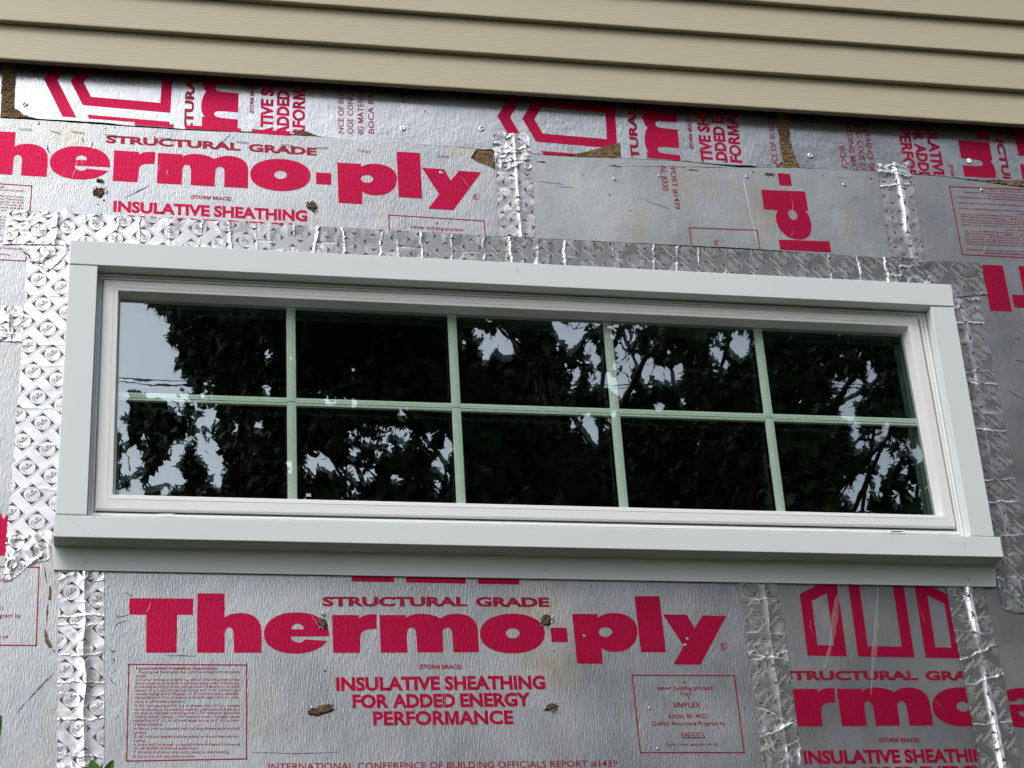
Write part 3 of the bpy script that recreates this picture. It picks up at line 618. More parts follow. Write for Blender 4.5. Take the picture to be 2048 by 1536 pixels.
def nail(px, py, r, sheetk, y, name='nail_head'):
    x, z = Wc(px, py); mb = MB(); n = 16
    prof = [(0, .0014), (.35, .0014), (.42, .0008), (.6, .0016), (.85, .0013), (1, 0)]
    V = [(x+r*a*math.cos(2*math.pi*k/n), y-h, z+r*a*math.sin(2*math.pi*k/n)) for a, h in prof[1:] for k in range(n)]+[(x, y-prof[0][1], z)]
    Fc = [(j*n+k, j*n+(k+1) % n, (j+1)*n+(k+1) % n, (j+1)*n+k) for j in range(len(prof)-2) for k in range(n)]+[(len(V)-1, k, (k+1) % n) for k in range(n)]
    mb.add(V, Fc); mb.build(name, 'steel', S[sheetk] if isinstance(sheetk, str) else sheetk, True)
for a in ((1228.7, 360), (1494, 355), (1688, 371)): nail(*a, .0045, 'MM', -.0032)
nail(1964, 381, .0048, 'MR', -.0022); nail(647, 1229, .0045, 'BM', -.0045); nail(882, 347, .0042, 'ML', -.0022); nail(1318, 353, .004, 'MM', -.003)
for a in ((1374, 1279), (1168, 1273), (1370, 1291), (1315, 1498), (1299, 1417)): nail(*a, .003, 'BM', -.0022)
def dimple(px, py, sheetk, y):
    x, z = Wc(px, py); n = 20; r = .007; rings = 8; V = []; ph = random.random()*6
    for j in range(rings+1):
        for k in range(n):
            t = 2*math.pi*k/n; a = j/rings; h = .0022*math.exp(-((a-.45)/.16)**2)*(1+.5*math.sin(2*t+ph))-.0004*(a < .2)
            V.append((x+r*a*math.cos(t)*(1+.15*math.sin(3*t+ph)), y-h, z+r*a*math.sin(t)*1.2))
    Fc = [(j*n+k, j*n+(k+1) % n, (j+1)*n+(k+1) % n, (j+1)*n+k) for j in range(rings) for k in range(n)]
    mesh('dimple', V, Fc, 'foil_c', S[sheetk], True)
for a in ((50, 208), (806, 257), (963, 257)): dimple(*a, 'stripA', .0003)
for a in ((1621, 311), (1939, 322)): dimple(*a, 'stripB', .0003)
def staple(px, py, L, rot, sheetk, y):
    x, z = Wc(px, py); c, s = math.cos(rot)*L/2, math.sin(rot)*L/2
    V, Fc = tube([(x-c, y+.002, z-s), (x-c, y-.0012, z-s), (x, y-.0018, z), (x+c, y-.0012, z+s), (x+c, y+.002, z+s)], .0006, 6)
    mesh('staple', V, Fc, 'steel', S[sheetk], False)
for p, sh in (((51, 260), 'ML'), ((156, 266), 'ML'), ((222, 272), 'ML'), ((330, 278), 'ML'), ((485, 286), 'ML'), ((575, 292), 'ML'), ((645, 297), 'ML'), ((727, 303), 'ML'), ((886, 314), 'ML')): staple(*p, .024, random.uniform(-.12, .05), sh, -.0022)

# ------------------------------------------------------------------ foil tape
PELLA = [[(-9.5, -1.5), (-9.6, 1.5), (-8, 4.5), (-5, 5.8), (-2.8, 4.6), (-3.2, 2.0), (-6.5, .2)], [(-6.2, 3.6), (-7.2, -2), (-8.2, -7)],
         [(-4, -2), (-1.8, -1.0), (-1.5, .8), (-2.8, .9), (-3.6, -1.5), (-2.2, -3.0), (-.2, -1.2)], [(-.2, -1.2), (2.4, 3.6), (2.6, 5.2), (1.4, 4), (.4, -1.8), (1.4, -2.6), (2.6, -1)],
         [(2.6, -1), (5.0, 3.8), (5.2, 5.2), (4.0, 4.0), (3.1, -1.8), (4.2, -2.5), (5.3, -1.2)], [(8.2, .8), (6.6, .8), (5.6, -1.2), (6.4, -2.4), (7.8, -.8), (8.2, .8), (7.8, -2.0), (9.6, -1.2)]]
def segd(p, q, pts):
    d = np.full(p.shape, 1e3)
    for a, b in zip(pts[:-1], pts[1:]):
        bx, by = b[0]-a[0], b[1]-a[1]; L = bx*bx+by*by; t = np.clip(((p-a[0])*bx+(q-a[1])*by)/L, 0, 1)
        d = np.minimum(d, np.hypot(p-a[0]-t*bx, q-a[1]-t*by))
    return d
def tapeink(u, v, off):
    """u along, v across in mm -> ink amount"""
    k = np.zeros(u.shape); s2 = math.sqrt(.5)
    a1, a2 = (52.0, 11.0), (15.0, 43.5); det = a1[0]*a2[1]-a1[1]*a2[0]
    uo, vo = u-off[0], v-off[1]
    fi = np.round((uo*a2[1]-vo*a2[0])/det); fj = np.round((a1[0]*vo-a1[1]*uo)/det)
    for di in (-1, 0, 1):
        for dj in (-1, 0, 1):
            a = uo-(fi+di)*a1[0]-(fj+dj)*a2[0]; b = vo-(fi+di)*a1[1]-(fj+dj)*a2[1]
            m_ = (abs(a) < 27) & (abs(b) < 27)
            if not m_.any(): continue
            aa, bb = a[m_], b[m_]; p = (bb-aa)*s2; q_ = -(aa+bb)*s2; p = p/1.08; q_ = q_/1.08; H = 13.7
            r = np.hypot(p, q_); sq = np.maximum(abs(p), abs(q_))
            val = np.clip((H-sq)/.5+.5, 0, 1)*np.clip((r-13.0)/.6+.5, 0, 1)
            val = np.maximum(val, np.clip(.5+(.48-abs(abs(q_)-H-2.2))/.5, 0, 1)*(abs(p) < H+1.0))
            ds = np.min([segd(p, q_, st) for st in PELLA], axis=0); val = np.maximum(val, np.clip(.5+(.55-ds)/.5, 0, 1)*.95)
            k[m_] = np.maximum(k[m_], val)
    return k
TG = 'printed aluminium tape strips over the sheathing joints'
def tape(label, poly, a, b, y, creases=(), seam=None, lean=0.0, amp=.0005, crump=(), seed=1, long_noise=(1, 1), step=.0010, res=1.0, group=TG, off=None, flip=False):
    """poly: outline in photo pixels (on the wall); a, b: two pixels giving the run of the tape along its left/top edge.
       creases: (u_m, tilt, height, width); seam: (v_m, height, width); crump: (u0, u1, amp) crumpled stretches"""
    P = [Wc(*p) for p in poly]; A = Vector(Wc(*a)); B = Vector(Wc(*b)); d = (B-A).normalized(); n = Vector((-d.y, d.x))
    if flip: n = -n
    uv = [((p[0]-A.x)*d.x+(p[1]-A.y)*d.y, (p[0]-A.x)*n.x+(p[1]-A.y)*n.y) for p in P]
    u0, u1 = min(q[0] for q in uv), max(q[0] for q in uv); v0, v1 = min(q[1] for q in uv), max(q[1] for q in uv)
    nu = int((u1-u0)/step)+1; nv = int((v1-v0)/step)+1
    U, Vv = np.meshgrid(np.linspace(u0, u1, nu), np.linspace(v0, v1, nv), indexing='ij')
    h = amp*(vnoise(U*55*long_noise[0]+9, Vv*55*long_noise[1]+9, seed)-.5)*2+amp*.22*(vnoise(U*150*long_noise[0], Vv*150*long_noise[1], seed+1)-.5)*2
    for (cu, tilt, hh, ww) in creases:
        wob = .003*(vnoise(Vv*60+cu*99, Vv*0+cu*31, seed+5)-.5)*2+.0012*(vnoise(Vv*260+cu*77, Vv*0+3, seed+6)-.5)*2
        dd = abs(U-u0-cu-tilt*(Vv-v0)-wob); h += hh*.75*np.exp(-dd/(ww*1.25))*(.45+1.1*vnoise(Vv*70+cu*50, U*0+cu*10, seed+7))
    if seam:
        for (sv, hh, ww) in seam:
            wob = .003*(vnoise(U*18, U*0+2, seed+8)-.5)*2; dd = Vv-v0-sv-wob
            m_ = .3+1.0*vnoise(U*14+3, U*0+7, seed+9); h += hh*np.exp(-(dd/ww)**2)*m_; h += hh*.5*np.exp(-abs(dd)/.0012)*m_
    for (c0, c1, ca) in crump:
        wgt = np.clip((U-u0-c0)/.008, 0, 1)*np.clip((c1-(U-u0))/.012, 0, 1)
        wx = .006*vnoise(U*60, Vv*60, seed+21); wy = .006*vnoise(U*60+9, Vv*60, seed+22)
        r1 = 1-abs(vnoise((U+wx)*55+Vv*30, (Vv+wy)*60-U*20, seed+11)-.5)*2; r2 = 1-abs(vnoise((U+wx)*100-Vv*60, (Vv+wy)*90, seed+12)-.5)*2
        h += ca*wgt*.5*(r1**3+.3*r2**3)
    h = np.maximum(h+amp*.8, .00005)
    h = h*.85+lean*np.clip((Vv-v0)-.02, 0, 1)*np.clip((U-u0-.15)/.5, 0, 1)
    rag = .0016*(vnoise(U*300, Vv*300, seed+13)-.5)*2
    ins = inpoly(U+rag*.6, Vv+rag*.3, uv)
    k = tapeink(U*1000, Vv*1000, off or (seed*13 % 46, 10+seed*7 % 12))
    X = A.x+d.x*U+n.x*Vv; Zz = A.y+d.y*U+n.y*Vv
    V = np.stack([X, y-h, Zz+ZO], -1).reshape(-1, 3)
    I = np.arange(nu*nv).reshape(nu, nv); keep = ins[:-1, :-1] & ins[1:, 1:]
    Q = np.stack([I[:-1, :-1], I[1:, :-1], I[1:, 1:], I[:-1, 1:]], -1)[keep]
    c = n.cross(d) if False else 0
    used = np.unique(Q); rm_ = np.full(nu*nv, -1); rm_[used] = np.arange(len(used))
    o = bigmesh('foil_tape', V[used], rm_[Q], 'tape', None, True)
    at_ = o.data.attributes.new('ink', 'FLOAT', 'POINT'); at_.data.foreach_set('value', k.reshape(-1)[used].astype(np.float32))
    tag(o, label, 'foil tape', group); return o
R = random.Random(5)
cre = [(u+R.uniform(-.012, .012), R.uniform(-.1, .1), R.choice([.0008, .0014, .0022]), R.choice([.0010, .0014, .002])) for u in np.arange(.09, 1.78, .055)]
tape('long silver tape strip along the top of the window head board', [(15, 422), (60, 424), (118, 427), (132, 416), (150, 429), (500, 448.5), (1000, 476), (1480, 502), (1800, 520.5), (1962, 529), (1966, 560), (1975, 590), (1930, 594), (1900, 600), (1900, 584), (1500, 560), (142, 493), (100, 492), (5, 490)], (15, 422), (1962, 529), -.0032, cre, [(.052, -.0010, .02)], .05, .0008, [(0, .10, .0026), (1.74, 1.85, .0026), (.95, 1.05, .0012)], 3, (1, .45), off=(8, -52), flip=False)
tape('bright silver tape strip running down the left side of the window', [(54, 493), (146, 493), (146, 1030), (113, 1030), (105, 1075), (100, 1121), (62, 1130), (33, 1155), (8, 1168), (10, 1120), (16, 1029), (26, 920), (35, 800), (44, 690), (52, 540)], (54, 493), (12, 1120), -.0030, [(.11, .02, .0006, .0015), (.215, .0, .0009, .0012), (.26, -.04, .0005, .0015), (.345, .03, .0009, .0012), (.42, -.02, .0008, .0012), (.5, .05, .0007, .0012)], None, 0, .00028, [(.585, .72, .004)], 5, (1, .5), off=(20, 14))
tape('small folded triangular tape tab at the upper left window corner', [(35, 494), (137, 494), (137, 506), (116, 528), (95, 546), (62, 520)], (35, 494), (137, 494), -.0042, [(.03, .6, .001, .0015)], None, 0, .0009, [(0, .1, .0012)], 6, off=(3, -22))
tape('short horizontal tape piece at the left edge of the photo', [(-90, 610), (20, 613), (47, 615), (46, 650), (45, 686), (20, 685), (-90, 680)], (-90, 610), (45, 615), -.0031, [(.07, .1, .0012, .0012), (.1, -.1, .0016, .0016), (.125, 0, .0012, .001)], None, 0, .0009, [(0, .16, .0016)], 7, off=(3, -30))
tape('tape strip above the window beside the brown torn corner', [(985, 271), (1000, 268), (1030, 270), (1056, 267), (1059, 300), (1064, 360), (1067, 400), (1071, 478), (997, 474), (994, 420), (991, 360), (987, 310)], (985, 271), (997, 474), -.0040, [(.05, .1, .0012, .002), (.08, -.2, .001, .0015)], [(.044, .0016, .005)], 0, .0006, [(0, .10, .0028)], 8, off=(10, 10))
tape('tape strip at the upper right above the window corner', [(1749, 328), (1770, 332), (1815, 325), (1820, 350), (1826.6, 372), (1837, 445), (1848.8, 523), (1781, 516), (1768, 440), (1757, 366)], (1749, 328), (1781, 516), -.0042, [(.03, .1, .0014, .0015), (.07, -.2, .001, .0015)], [(.045, .0022, .006)], 0, .0004, [(0, .045, .0035)], 9, off=(30, 12))
tape('tape strip running down the right side of the window', [(1900, 597), (1930, 600), (1957.7, 596), (1969.4, 653.6), (1995.5, 783.9), (2016, 886), (2036, 990), (2060, 1110), (2090, 1240), (2048, 1228), (2025, 1227), (2003, 1219), (1990, 1150), (1984, 1120), (1984, 1060), (1900, 640)], (1957.7, 596), (2060, 1110), -.0031, [(.06, .05, .0014, .0012), (.17, .1, .0008, .0015), (.20, .05, .0012, .0012), (.27, -.1, .0006, .0015), (.305, .0, .0014, .0012), (.41, .05, .001, .0012), (.46, .0, .0012, .0012), (.53, .05, .001, .0012), (.57, 0, .001, .0012)], [(.045, .0013, .006)], 0, .0006, [(0, .04, .002), (.61, .70, .002)], 10, off=(14, -44), flip=True)
tape('tape strip below the left end of the sill', [(116, 1142), (209, 1143.5), (209, 1350), (209, 1640), (113, 1640), (115, 1350)], (116, 1120), (113, 1640), -.0031, [(.052, .2, .001, .0015), (.085, 0, .0016, .0010), (.10, .02, .0012, .001), (.155, 0, .0014, .001), (.205, 0, .0014, .001), (.225, .06, .001, .001), (.27, 0, .0016, .0012), (.33, .1, .0012, .001), (.40, .1, .0012, .001)], [(.045, .0022, .008)], 0, .0007, [(0, .03, .0022), (.34, .40, .0016)], 12, (1.4, .6), off=(10, 12))
tape('creased tape strip below the window between the maker box and the house emblem', [(1474, 1166), (1553, 1168), (1562, 1220), (1580, 1350), (1606, 1540), (1620, 1640), (1539, 1640), (1525, 1540), (1500, 1350), (1486, 1240)], (1474, 1155), (1539, 1640), -.0031, [(.03, .1, .0008, .001), (.10, .05, .0008, .001), (.14, .2, .0014, .0015), (.24, .5, .0018, .0018), (.30, -.4, .0016, .0018)], [(.05, .0012, .008)], 0, .0009, [(.13, .17, .0022), (.27, .37, .0026)], 14, (1.3, .7), off=(34, 12))
tape('tape strip with a tall open crease at the lower right', [(1890, 1173.5), (1964, 1174.5), (1966, 1181), (1980, 1236), (2003, 1341), (2042, 1536), (2062, 1640), (1980, 1640), (1960, 1536), (1925, 1360), (1900, 1230)], (1888, 1160), (1980, 1640), -.0031, [(.06, .05, .0008, .001), (.09, .1, .001, .001), (.15, -.4, .0022, .0022), (.20, -.3, .0018, .002), (.27, 0, .0014, .001), (.36, .2, .0014, .001)], [(.044, .0032, .006)], 0, .0007, [(0, .04, .0018), (.16, .20, .0016), (.35, .40, .0016)], 15, off=(20, 14))

# ------------------------------------------------------------------ the window
win = empty('window', 'wide white ten-lite window with grey-white casing set in foil sheathing', 'window')
YC = -.045
head = PX([(140.9, 480.4), (1902.5, 569.8), (1908.4, 613.1), (139, 528)], YC); prism('head_casing', head, YC-.0012, -.0028, 'casing', win, .0012)
lj = PX([(139, 528.6), (195.5, 531.3), (173.7, 1029), (110.7, 1027.6)], YC); prism('side_casing', lj, YC, -.0028, 'casing', win, .0012)
rj = PX([(1860.8, 613.0), (1908.2, 614), (1989, 1072.6), (1941.6, 1071.4)], YC); prism('side_casing', rj, YC, -.0028, 'casing', win, .0012)
sl = PX([(108, 1029.5), (2000.7, 1073.8), (2007.7, 1114.4), (107.3, 1073.4)], YC-.002); prism('sill_board', sl, YC-.002, -.0028, 'casing', win, .0012)
ap = PX([(108, 1085), (1990, 1125), (1993, 1173.8), (107.5, 1140)], -.0065); ap[0] = (ap[0][0], sl[3][1]+.002); ap[1] = (ap[1][0], sl[2][1]+.002)
apr = prism('apron', ap, -.0065, -.0028, 'casing', win, .0008)
for p in ((170.6, 1125.5), (1090, 1143), (1934, 1162)): nail(*[p[0], p[1]], .0022, win, -.0066, 'screw_head')
# loft of rings: each ring four corners (TL, TR, BR, BL) and a depth
sin_ = PX([(236.2, 580.5), (1817, 652.3), (1886.9, 1031), (224.5, 989.6)], -.022)
sout = PX([(208.2, 559.2), (1835, 634), (1912, 1054), (191.4, 1017.4)], -.022)
cin = [lj[1], rj[0], rj[3], lj[2]]
def outset(R_, d): return [(R_[0][0]-d, R_[0][1]+d), (R_[1][0]+d, R_[1][1]+d), (R_[2][0]+d, R_[2][1]-d), (R_[3][0]-d, R_[3][1]-d)]
print('sash in', sin_); print('sash out', sout); print('casing in', cin)
def lerp(A, B, t): return [(a[0]+(b_[0]-a[0])*t, a[1]+(b_[1]-a[1])*t) for a, b_ in zip(A, B)]
def loft(name, rings, mat, parent, caps=False):
    V = []; Fc = []
    for R_, y in rings: V += [(p[0], y, p[1]) for p in R_]
    for i in range(len(rings)-1):
        for k in range(4): a = i*4+k; b_ = i*4+(k+1) % 4; Fc.append((a, b_, b_+4, a+4))
    o = mesh(name, V, Fc, mat, parent); return o
gl_ = outset(sin_, -.0055)
bead = loft('glazing_bead', [(gl_, .004), (gl_, -.0006), (outset(gl_, .0006), -.0010), (outset(sin_, -.0004), -.0218), (outset(sin_, .0004), -.0222), (lerp(sin_, sout, .28), -.0226), (lerp(sin_, sout, .30), -.0220)], 'vinyl', win)
loft('sash_frame', [(lerp(sin_, sout, .30), -.0216), (lerp(sin_, sout, .33), -.0224), (lerp(sin_, sout, .92), -.0216), (sout, -.0208), (sout, -.0165), (outset(sout, .0012), -.0150)], 'vinyl', win)
L_ = lambda t: lerp(sout, outset(cin, .002), t)
loft('outer_frame', [(outset(sout, .0008), -.010), (L_(.18), -.0100), (L_(.24), -.0175), (L_(.44), -.0180), (L_(.48), -.0150), (L_(.55), -.0150), (L_(.60), -.0185), (L_(.82), -.0185), (L_(.86), -.0120), (L_(1.0), -.0120), (L_(1.0), .05)], 'vinyl', win)
loft('sealant_joint', [(L_(.90), -.0122), (L_(.90), -.0135), (outset(cin, .001), -.0150)], 'gasket', win)
gi = outset(gl_, .004)
def pane(name, R_, y, mat, tilt=0):
    return mesh(name, [(R_[3][0], y, R_[3][1]), (R_[2][0], y, R_[2][1]), (R_[1][0], y+tilt, R_[1][1]), (R_[0][0], y+tilt*1.3, R_[0][1])], [(0, 1, 2, 3)], mat, win)
pane('glass_pane', gi, -.0002, 'glass'); pane('inner_glass_pane', gi, .0190, 'glass_in', .0004)
loft('spacer', [(outset(gl_, .001), .0005), (outset(gl_, -.0005), .0008), (outset(gl_, -.0005), .018), (outset(gl_, -.005), .0185)], 'spacer', win)
loft('inner_sash', [(outset(gl_, -.004), .0205), (outset(gl_, -.004), .045), (outset(gl_, .02), .046)], 'spacer', win)
# grille between the panes
gr = bpy.data.objects.new('grille', None); COL.objects.link(gr); gr.parent = win
YG = .0045
vb = [((581, 617), (586.3, 995)), ((903.6, 632), (923.2, 1002)), ((1214.2, 645), (1249.3, 1012)), ((1514.3, 657), (1564.2, 1019))]
def bar(p, q, wd, name, ext=.0):
    p = Vector(p); q = Vector(q); d = (q-p).normalized(); n = Vector((-d.y, d.x)); p = p-d*ext; q = q+d*ext
    prof = [(-.5, .006), (-.5, .0015), (-.42, 0), (-.2, -.0002), (-.17, .0009), (-.12, -.0008), (.12, -.0008), (.17, .0009), (.2, -.0002), (.42, 0), (.5, .0015), (.5, .006)]
    V = [(e_.x+n.x*a*wd, YG+b_, e_.y+n.y*a*wd) for e_ in (p, q) for a, b_ in prof]; L = len(prof)
    Fc = [(j, j+1, L+j+1, L+j) for j in range(L-1)]+[(L-1, 0, L, 2*L-1), tuple(range(L)), tuple(range(2*L-1, L-1, -1))]
    return mesh(name, V, Fc, 'bar', gr)
hl = Wc(240, 792, YG); hr = Wc(1834, 844.5, YG)
def zat(x): return hl[1]+(hr[1]-hl[1])*(x-hl[0])/(hr[0]-hl[0])
WB = .0172
xs_v = [(Wc(*a, YG)[0]+Wc(*b_, YG)[0])/2 for a, b_ in vb]
ztop = max(gl_[0][1], gl_[1][1])+.002; zbot = min(gl_[2][1], gl_[3][1])-.002
cut = [gl_[0][0]-.002]+xs_v+[gl_[1][0]+.002]
print('bars', xs_v, hl, hr)
for i in range(5):
    a = cut[i]+(WB/2 if i else 0)-.001*(i > 0); c = cut[i+1]-(WB/2 if i < 4 else 0)+.001*(i < 4)
    bar((a, zat(a)), (c, zat(c)), WB, 'horizontal_bar')
for i, x in enumerate(xs_v):
    zc = zat(x); bar((x, zbot), (x, zc-.0012), WB, 'vertical_bar'); bar((x, zc+.0012), (x, ztop), WB, 'vertical_bar')
# weep covers on the lower outer frame
for (a, c, y_) in ((316, 349, 1031), (1778, 1808, 1063.5)):
    p, q_ = Wc(a, y_, -.0187), Wc(c, y_, -.0187)
    wv_ = prism('weep_cover', [(p[0], p[1]-.003), (q_[0], q_[1]-.003), (q_[0]-.001, q_[1]+.0032), (p[0]+.001, p[1]+.0032)], -.0200, -.018, 'vinyl', win, .0006)
    if a > 1000: prism('weep_slot', [(p[0]+.004, p[1]-.0012), (q_[0]-.004, q_[1]-.0012), (q_[0]-.004, q_[1]+.0005), (p[0]+.004, p[1]+.0005)], -.0202, -.0199, 'near_black', win)
# small scuffs on the trim
def scuff(pts, y, wd=.0012): 
    global ZS
    Q = [Vector(Wc(a, b_, y)) for a, b_ in pts]; V = []
    for i, p in enumerate(Q):
        d = (Q[min(i+1, len(Q)-1)]-Q[max(i-1, 0)]).normalized(); n = Vector((-d.y, d.x))*wd*.5*(.4 if i in (0, len(Q)-1) else 1)
        V += [(p.x-n.x, y, p.y-n.y), (p.x+n.x, y, p.y+n.y)]
    return mesh('scuff', V, [(2*i, 2*i+2, 2*i+3, 2*i+1) for i in range(len(Q)-1)], 'gasket', win)
scuff([(1032, 537), (1036, 541), (1037, 545)], YC-.0016); scuff([(156, 1050), (160, 1053)], YC-.0024, .0008); scuff([(167, 1057), (170, 1061)], YC-.0024, .0008); scuff([(176, 1066), (179, 1070)], YC-.0024, .0008)
scuff([(1926, 1087), (1934, 1096)], YC-.0024, .0007)

# ------------------------------------------------------------------ trees that stand behind the photographer (seen in the panes and in the foil; last two added to block sky)
def slope_of(px, py): a = Wc(px, py); return (a[0]/D, a[1]/D)
CUTS = [(p, o_) for p, o_ in [
 ([(215, 560), (262, 592), (285, 603), (318, 622), (338, 636), (345, 668), (350, 700), (352, 722), (362, 742), (372, 768), (392, 790), (402, 812), (340, 818), (330, 796), (262, 778), (232, 770), (215, 700)], 0.0),
 ([(355, 790), (402, 775), (440, 800), (452, 840), (430, 880), (395, 905), (360, 862)], .05), ([(398, 905), (440, 900), (447, 945), (425, 960), (405, 945)], .02), ([(330, 888), (380, 880), (388, 930), (345, 930)], .12),
 ([(232, 905), (262, 912), (258, 950), (236, 975)], .06), ([(322, 938), (340, 940), (338, 965), (322, 962)], .05), ([(262, 975), (282, 980), (282, 996), (262, 996)], .05),
 ([(695, 850), (760, 850), (826, 850), (820, 880), (790, 905), (745, 925), (700, 900)], .06), ([(690, 925), (735, 915), (735, 960), (700, 965), (690, 1000), (672, 985)], .10), ([(600, 905), (640, 900), (640, 940), (610, 945)], .2),
 ([(820, 905), (860, 905), (890, 925), (880, 960), (835, 940)], .25), ([(938, 660), (985, 668), (982, 690), (972, 720), (945, 705)], .04), ([(1000, 680), (1022, 685), (1018, 705), (1000, 702)], .03),
 ([(1110, 650), (1150, 635), (1195, 640), (1190, 655), (1130, 668)], .08), ([(1148, 668), (1185, 664), (1180, 700), (1150, 715)], .08), ([(1185, 700), (1215, 720), (1212, 780), (1175, 770), (1180, 735)], .10), ([(1232, 755), (1258, 765), (1252, 795), (1236, 790)], .02),
 ([(1262, 720), (1300, 712), (1355, 738), (1358, 760), (1330, 770), (1310, 805), (1290, 800), (1300, 745)], .10), ([(1335, 735), (1358, 745), (1352, 768), (1335, 762)], 0.0), ([(1424, 665), (1470, 655), (1510, 655), (1508, 720), (1482, 730), (1480, 700), (1435, 695)], .05),
 ([(1153, 838), (1190, 836), (1188, 868), (1160, 880)], .06), ([(1690, 720), (1750, 715), (1755, 785), (1715, 790)], .18), ([(1670, 800), (1720, 805), (1720, 830), (1672, 830)], .15),
 ([(1690, 850), (1735, 862), (1770, 850), (1800, 872), (1830, 868), (1850, 900), (1856, 985), (1835, 975), (1812, 925), (1780, 940), (1752, 930), (1740, 905), (1700, 905)], .02), ([(1695, 985), (1740, 975), (1745, 1010), (1705, 1012)], .12),
 ([(1790, 945), (1840, 940), (1845, 1020), (1790, 1010)], .22), ([(1225, 610), (1245, 610), (1240, 690), (1228, 690)], .2), ([(1880, 700), (1960, 690), (1990, 950), (1880, 930)], .2)]]
def grow(P, k):
    cx_ = sum(p[0] for p in P)/len(P); cz_ = sum(p[1] for p in P)/len(P); return [(cx_+(p[0]-cx_)*k, cz_+(p[1]-cz_)*k) for p in P]
CUTS = [(grow([slope_of(*q) for q in p], 1.02 if not o_ else (1.04 if p[0][0] < 900 or p[0][1] > 840 else .84)), o_) for p, o_ in CUTS]
RX0, RZ0, RS_ = -.06, .40, .0004
_gx, _gz = np.meshgrid(RX0+np.arange(1600)*RS_, RZ0+np.arange(620)*RS_, indexing='ij')
HOLES = np.zeros(_gx.shape, bool); _r = np.random.RandomState(8)
for P, o_ in CUTS:
    if o_ == 0: continue
    cx_ = sum(p[0] for p in P)/len(P); cz_ = sum(p[1] for p in P)/len(P); R0 = max(max(abs(p[0]-cx_) for p in P), max(abs(p[1]-cz_) for p in P))
    for _ in range(16):
        hx, hz = cx_+_r.normal()*R0*.95, cz_+_r.normal()*R0*.85; a = _r.uniform(.0005, .0016); b_ = a*_r.uniform(.9, 2.0); i0, j0 = int((hx-RX0)/RS_), int((hz-RZ0)/RS_)
        sl_ = (slice(max(i0-12, 0), i0+12), slice(max(j0-14, 0), j0+14)); HOLES[sl_] |= ((_gx[sl_]-hx)/a)**2+((_gz[sl_]-hz)/b_)**2 < 1
for _ in range(90):
    hx, hz = _r.uniform(.02, .46), _r.uniform(.46, .59); a = _r.uniform(.0003, .0008); i0, j0 = int((hx-RX0)/RS_), int((hz-RZ0)/RS_)
    sl_ = (slice(i0-6, i0+6), slice(j0-6, j0+6)); HOLES[sl_] |= ((_gx[sl_]-hx)/a)**2+((_gz[sl_]-hz)/(a*1.5))**2 < 1
def inhole(xn, zn):
    i = ((xn-RX0)/RS_+.5).astype(int); j = ((zn-RZ0)/RS_+.5).astype(int); ok = (i >= 0) & (i < 1600) & (j >= 0) & (j < 620)
    return ok & HOLES[np.clip(i, 0, 1599), np.clip(j, 0, 619)]
def keepprob(xn, zn):
    pr = np.ones(xn.shape)
    jx = (vnoise(xn*260, zn*260, 70)-.5)*.006; jz = (vnoise(xn*260+30, zn*260, 71)-.5)*.006
    for P, o_ in CUTS: pr[inpoly(xn+jx, zn+jz, P)] = o_*(3.2 if P[0][0] < .13 or P[0][1] < .51 else 3.8)
    # open sky to the left and above the crowns
    edge = .012+.02*(vnoise(zn*25, zn*0, 72)-.5)
    left = xn < edge
    low = zn < .505+.01*(vnoise(xn*200, zn*0, 73)-.5)
    pr[left & (zn > .535)] = 0; pr[left & (zn <= .535) & ~low] = 0
    pr[(xn < -.03)] *= np.clip(1-(-.03-xn[xn < -.03])/.05, 0, 1)
    t = np.clip((zn-.66-.5*np.clip(xn-.15, 0, .6)-.14*(vnoise(xn*9, zn*0+1, 74)-.3))/.05, 0, 1); pr *= 1-t
    return pr
LEAF = []
_lobes = [(0, 0), (.07, .12), (.05, .25), (.42, .44), (.09, .46), (.48, .82), (.13, .70), (.22, 1.0), (.06, .90), (0, 1.2)]
LEAF = _lobes+[(-x, y) for x, y in _lobes[-2:0:-1]]
LEAF2 = [(0, 0), (.12, .2), (.46, .46), (.14, .52), (.36, .95), (0, 1.15), (-.36, .95), (-.14, .52), (-.46, .46), (-.12, .2)]
def leaves(pos, size, seed, droop=.6):
    r = np.random.RandomState(seed); n = len(pos); L = np.array(LEAF if size < .08 else LEAF2); k = len(L)
    ax = r.normal(size=(n, 3)); ax[:, 2] -= droop*1.6; ax /= np.linalg.norm(ax, axis=1)[:, None]
    b = r.normal(size=(n, 3)); b -= (b*ax).sum(1)[:, None]*ax; b /= np.linalg.norm(b, axis=1)[:, None]; c = np.cross(ax, b)
    s = size*r.uniform(.65, 1.25, n)
    V = pos[:, None, :]+s[:, None, None]*(ax[:, None, :]*L[None, :, 1, None]+b[:, None, :]*L[None, :, 0, None]+c[:, None, :]*(abs(L[None, :, 0, None])*.25-.10*L[None, :, 1, None]**2))
    mid = pos+s[:, None]*ax*.5
    V = np.concatenate([V, mid[:, None, :]], 1).reshape(-1, 3); i = np.arange(k); T_ = np.stack([i, (i+1) % k, np.full(k, k)], -1)
    T_ = (T_[None]+(np.arange(n)*(k+1))[:, None, None]).reshape(-1, 3)
    return V, T_
